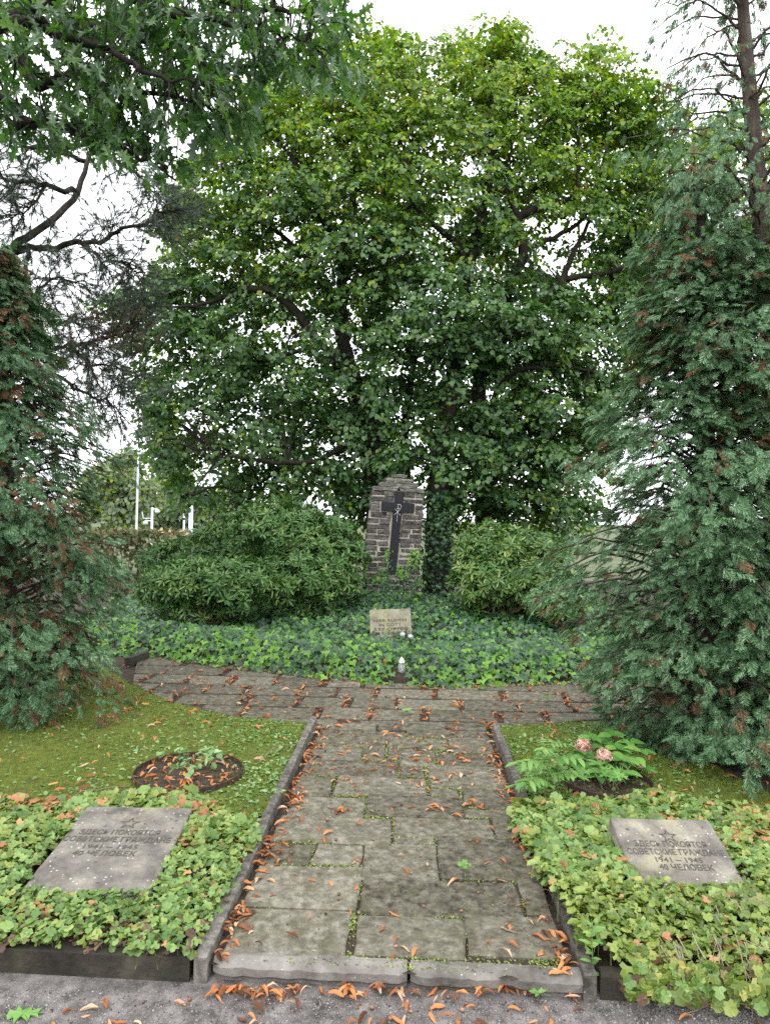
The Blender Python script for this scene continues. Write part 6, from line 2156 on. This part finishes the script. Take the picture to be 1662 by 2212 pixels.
for i in o_[:295]:
    tn = int(rng.choice(3, p=(0.7, 0.16, 0.14)))
    sh = int(rng.integers(0, 10))
    o = shared('fallen_leaf', DM[tn][sh], mat4(LR_[i], LPa[i], LS[i]))
    tag(o, DFORM[sh] + ' ' + DTONE[tn][0] + ' dead leaf ' + place_words(LK[i], LPa[i][0], LPa[i][1]), 'fallen leaf',
        'dead leaves ' + {'kerb': 'along the kerbs', 'path': 'on the path slabs', 'gravel': 'on the gravel', 'plaza': 'on the cross paving', 'lawn': 'in the grass', 'ring': 'in the ring'}[LK[i]])
rs = o_[295:]
mbf = MB()
scatter(mbf, DEAD, LPa[rs], LR_[rs], LS[rs], rng.choice(3, len(rs), p=(0.7, 0.15, 0.15)))
mbf.build('leaf_litter', [M['dead'], M['dead_pale'], M['dead_dark']], None, kind='stuff')
# fresh oak leaf at the lower edge
g = gnd(42, 2203, GZ)
o = shared('fallen_oak_leaf', mesh_of('fallen_oak_leaf', OAK[2], M['hydrangea']), mat4(frames(np.array([[1, 0.25, 0]]), np.array([[0, -0.1, 1.0]]))[0], (g.x - 0.05, g.y, GZ + 0.016), 0.12))
tag(o, 'fresh green oak leaf lying on the gravel', 'fallen leaf')

# ---- acorns
AC = lathe([(0.001, 0.0), (0.30, 0.06), (0.42, 0.3), (0.40, 0.62), (0.24, 0.9), (0.05, 1.0), (0.001, 1.04)], (0, 0, 0), 8)
ACM = mesh_of('acorn', AC, M['acorn'], True)
for k in range(34):
    v = random.uniform(0.1, PLEN - 0.1)
    q = w_of(random.uniform(0.15, PW - 0.15), v)
    a0 = random.uniform(0, 6.28)
    s = random.uniform(0.013, 0.018)
    o = shared('acorn', ACM, mat4(frames(np.array([[-math.sin(a0), math.cos(a0), 0.0]]), np.array([[math.cos(a0), math.sin(a0), 0.08]]))[0], (q[0], q[1], 0.016 + s * 0.42), s))
    tag(o, 'small brown acorn on the path slabs ' + VZ(v) + (' toward the lawn kerb' if np.dot(q - PO, PU) < PW * 0.35 else ' toward the hydrangea kerb' if np.dot(q - PO, PU) > PW * 0.65 else ' in the middle'), 'acorn', 'acorns on the path')
for k in range(12):
    g = gnd(random.uniform(60, 1600), random.uniform(2155, 2208), GZ)
    a0 = random.uniform(0, 6.28)
    s = random.uniform(0.013, 0.018)
    o = shared('acorn', ACM, mat4(frames(np.array([[-math.sin(a0), math.cos(a0), 0.0]]), np.array([[math.cos(a0), math.sin(a0), 0.05]]))[0], (g.x, g.y, GZ + s * 0.42), s))
    tag(o, 'small brown acorn ' + place_words('gravel', g.x, g.y), 'acorn', 'acorns on the gravel')
for k in range(30):
    x, y = random.uniform(-2.6, -0.8), random.uniform(3.9, 5.6)
    if not in_poly(np.array([x]), np.array([y]), LAWN_L)[0]:
        continue
    a0 = random.uniform(0, 6.28)
    s = random.uniform(0.013, 0.018)
    o = shared('acorn', ACM, mat4(frames(np.array([[-math.sin(a0), math.cos(a0), 0.0]]), np.array([[math.cos(a0), math.sin(a0), 0.05]]))[0], (x, y, 0.03), s))
    tag(o, 'small brown acorn in the grass ' + ('behind the grave plate' if y < 4.3 else 'around the leaf-filled ring' if y < 4.9 else 'near the cross paving') + (' toward the browned cypress' if x < -1.8 else ' toward the path kerb'), 'acorn', 'acorns in the lawn')

# ---- grit on the gravel walk and crumbs on the slabs
n = 5200
g = arr([gnd(random.uniform(-30, 1690), random.uniform(2132, 2235), GZ) for k in range(n)])
PEB = (np.array([(0.5, 0, 0.1), (0.1, 0.45, 0.12), (-0.5, 0.1, 0.08), (-0.1, -0.5, 0.1), (0.05, 0, 0.55)]), np.array([(0, 1, 4), (1, 2, 4), (2, 3, 4), (3, 0, 4)]))
mbf = MB()
a0 = rng.uniform(0, 6.28, n)
ok = g[:, 1] < 2.50
scatter(mbf, [PEB], g[ok], frames(np.column_stack([np.cos(a0), np.sin(a0), 0 * a0]), np.tile(UP, (n, 1)))[ok], np.abs(rng.normal(0.0035, 0.0022, n))[ok] + 0.0015, (rng.random(n) < 0.12).astype(int)[ok])
M['grit'] = leaf_mat('pale_grit', [(0, (0.10, 0.09, 0.085)), (0.7, (0.26, 0.24, 0.22)), (1, (0.45, 0.42, 0.40))], 0.9, 0.2, 0)
mbf.build('grit', [M['grit'], M['earth']], None, kind='stuff')
n = 900
uu, vv = rng.uniform(0.05, PW - 0.05, n), rng.uniform(0.02, PLEN, n)
q = np.outer(uu, PU) + np.outer(vv, PV) + PO
mbf = MB()
scatter(mbf, [PEB], np.column_stack([q, np.full(n, 0.015)]), frames(rng.normal(size=(n, 3)) * [1, 1, 0], np.tile(UP, (n, 1))), np.abs(rng.normal(0.004, 0.003, n)) + 0.0015, (rng.random(n) < 0.72).astype(int))
mbf.build('crumbs_on_slabs', [M['grit'], M['earth']], None, kind='stuff')
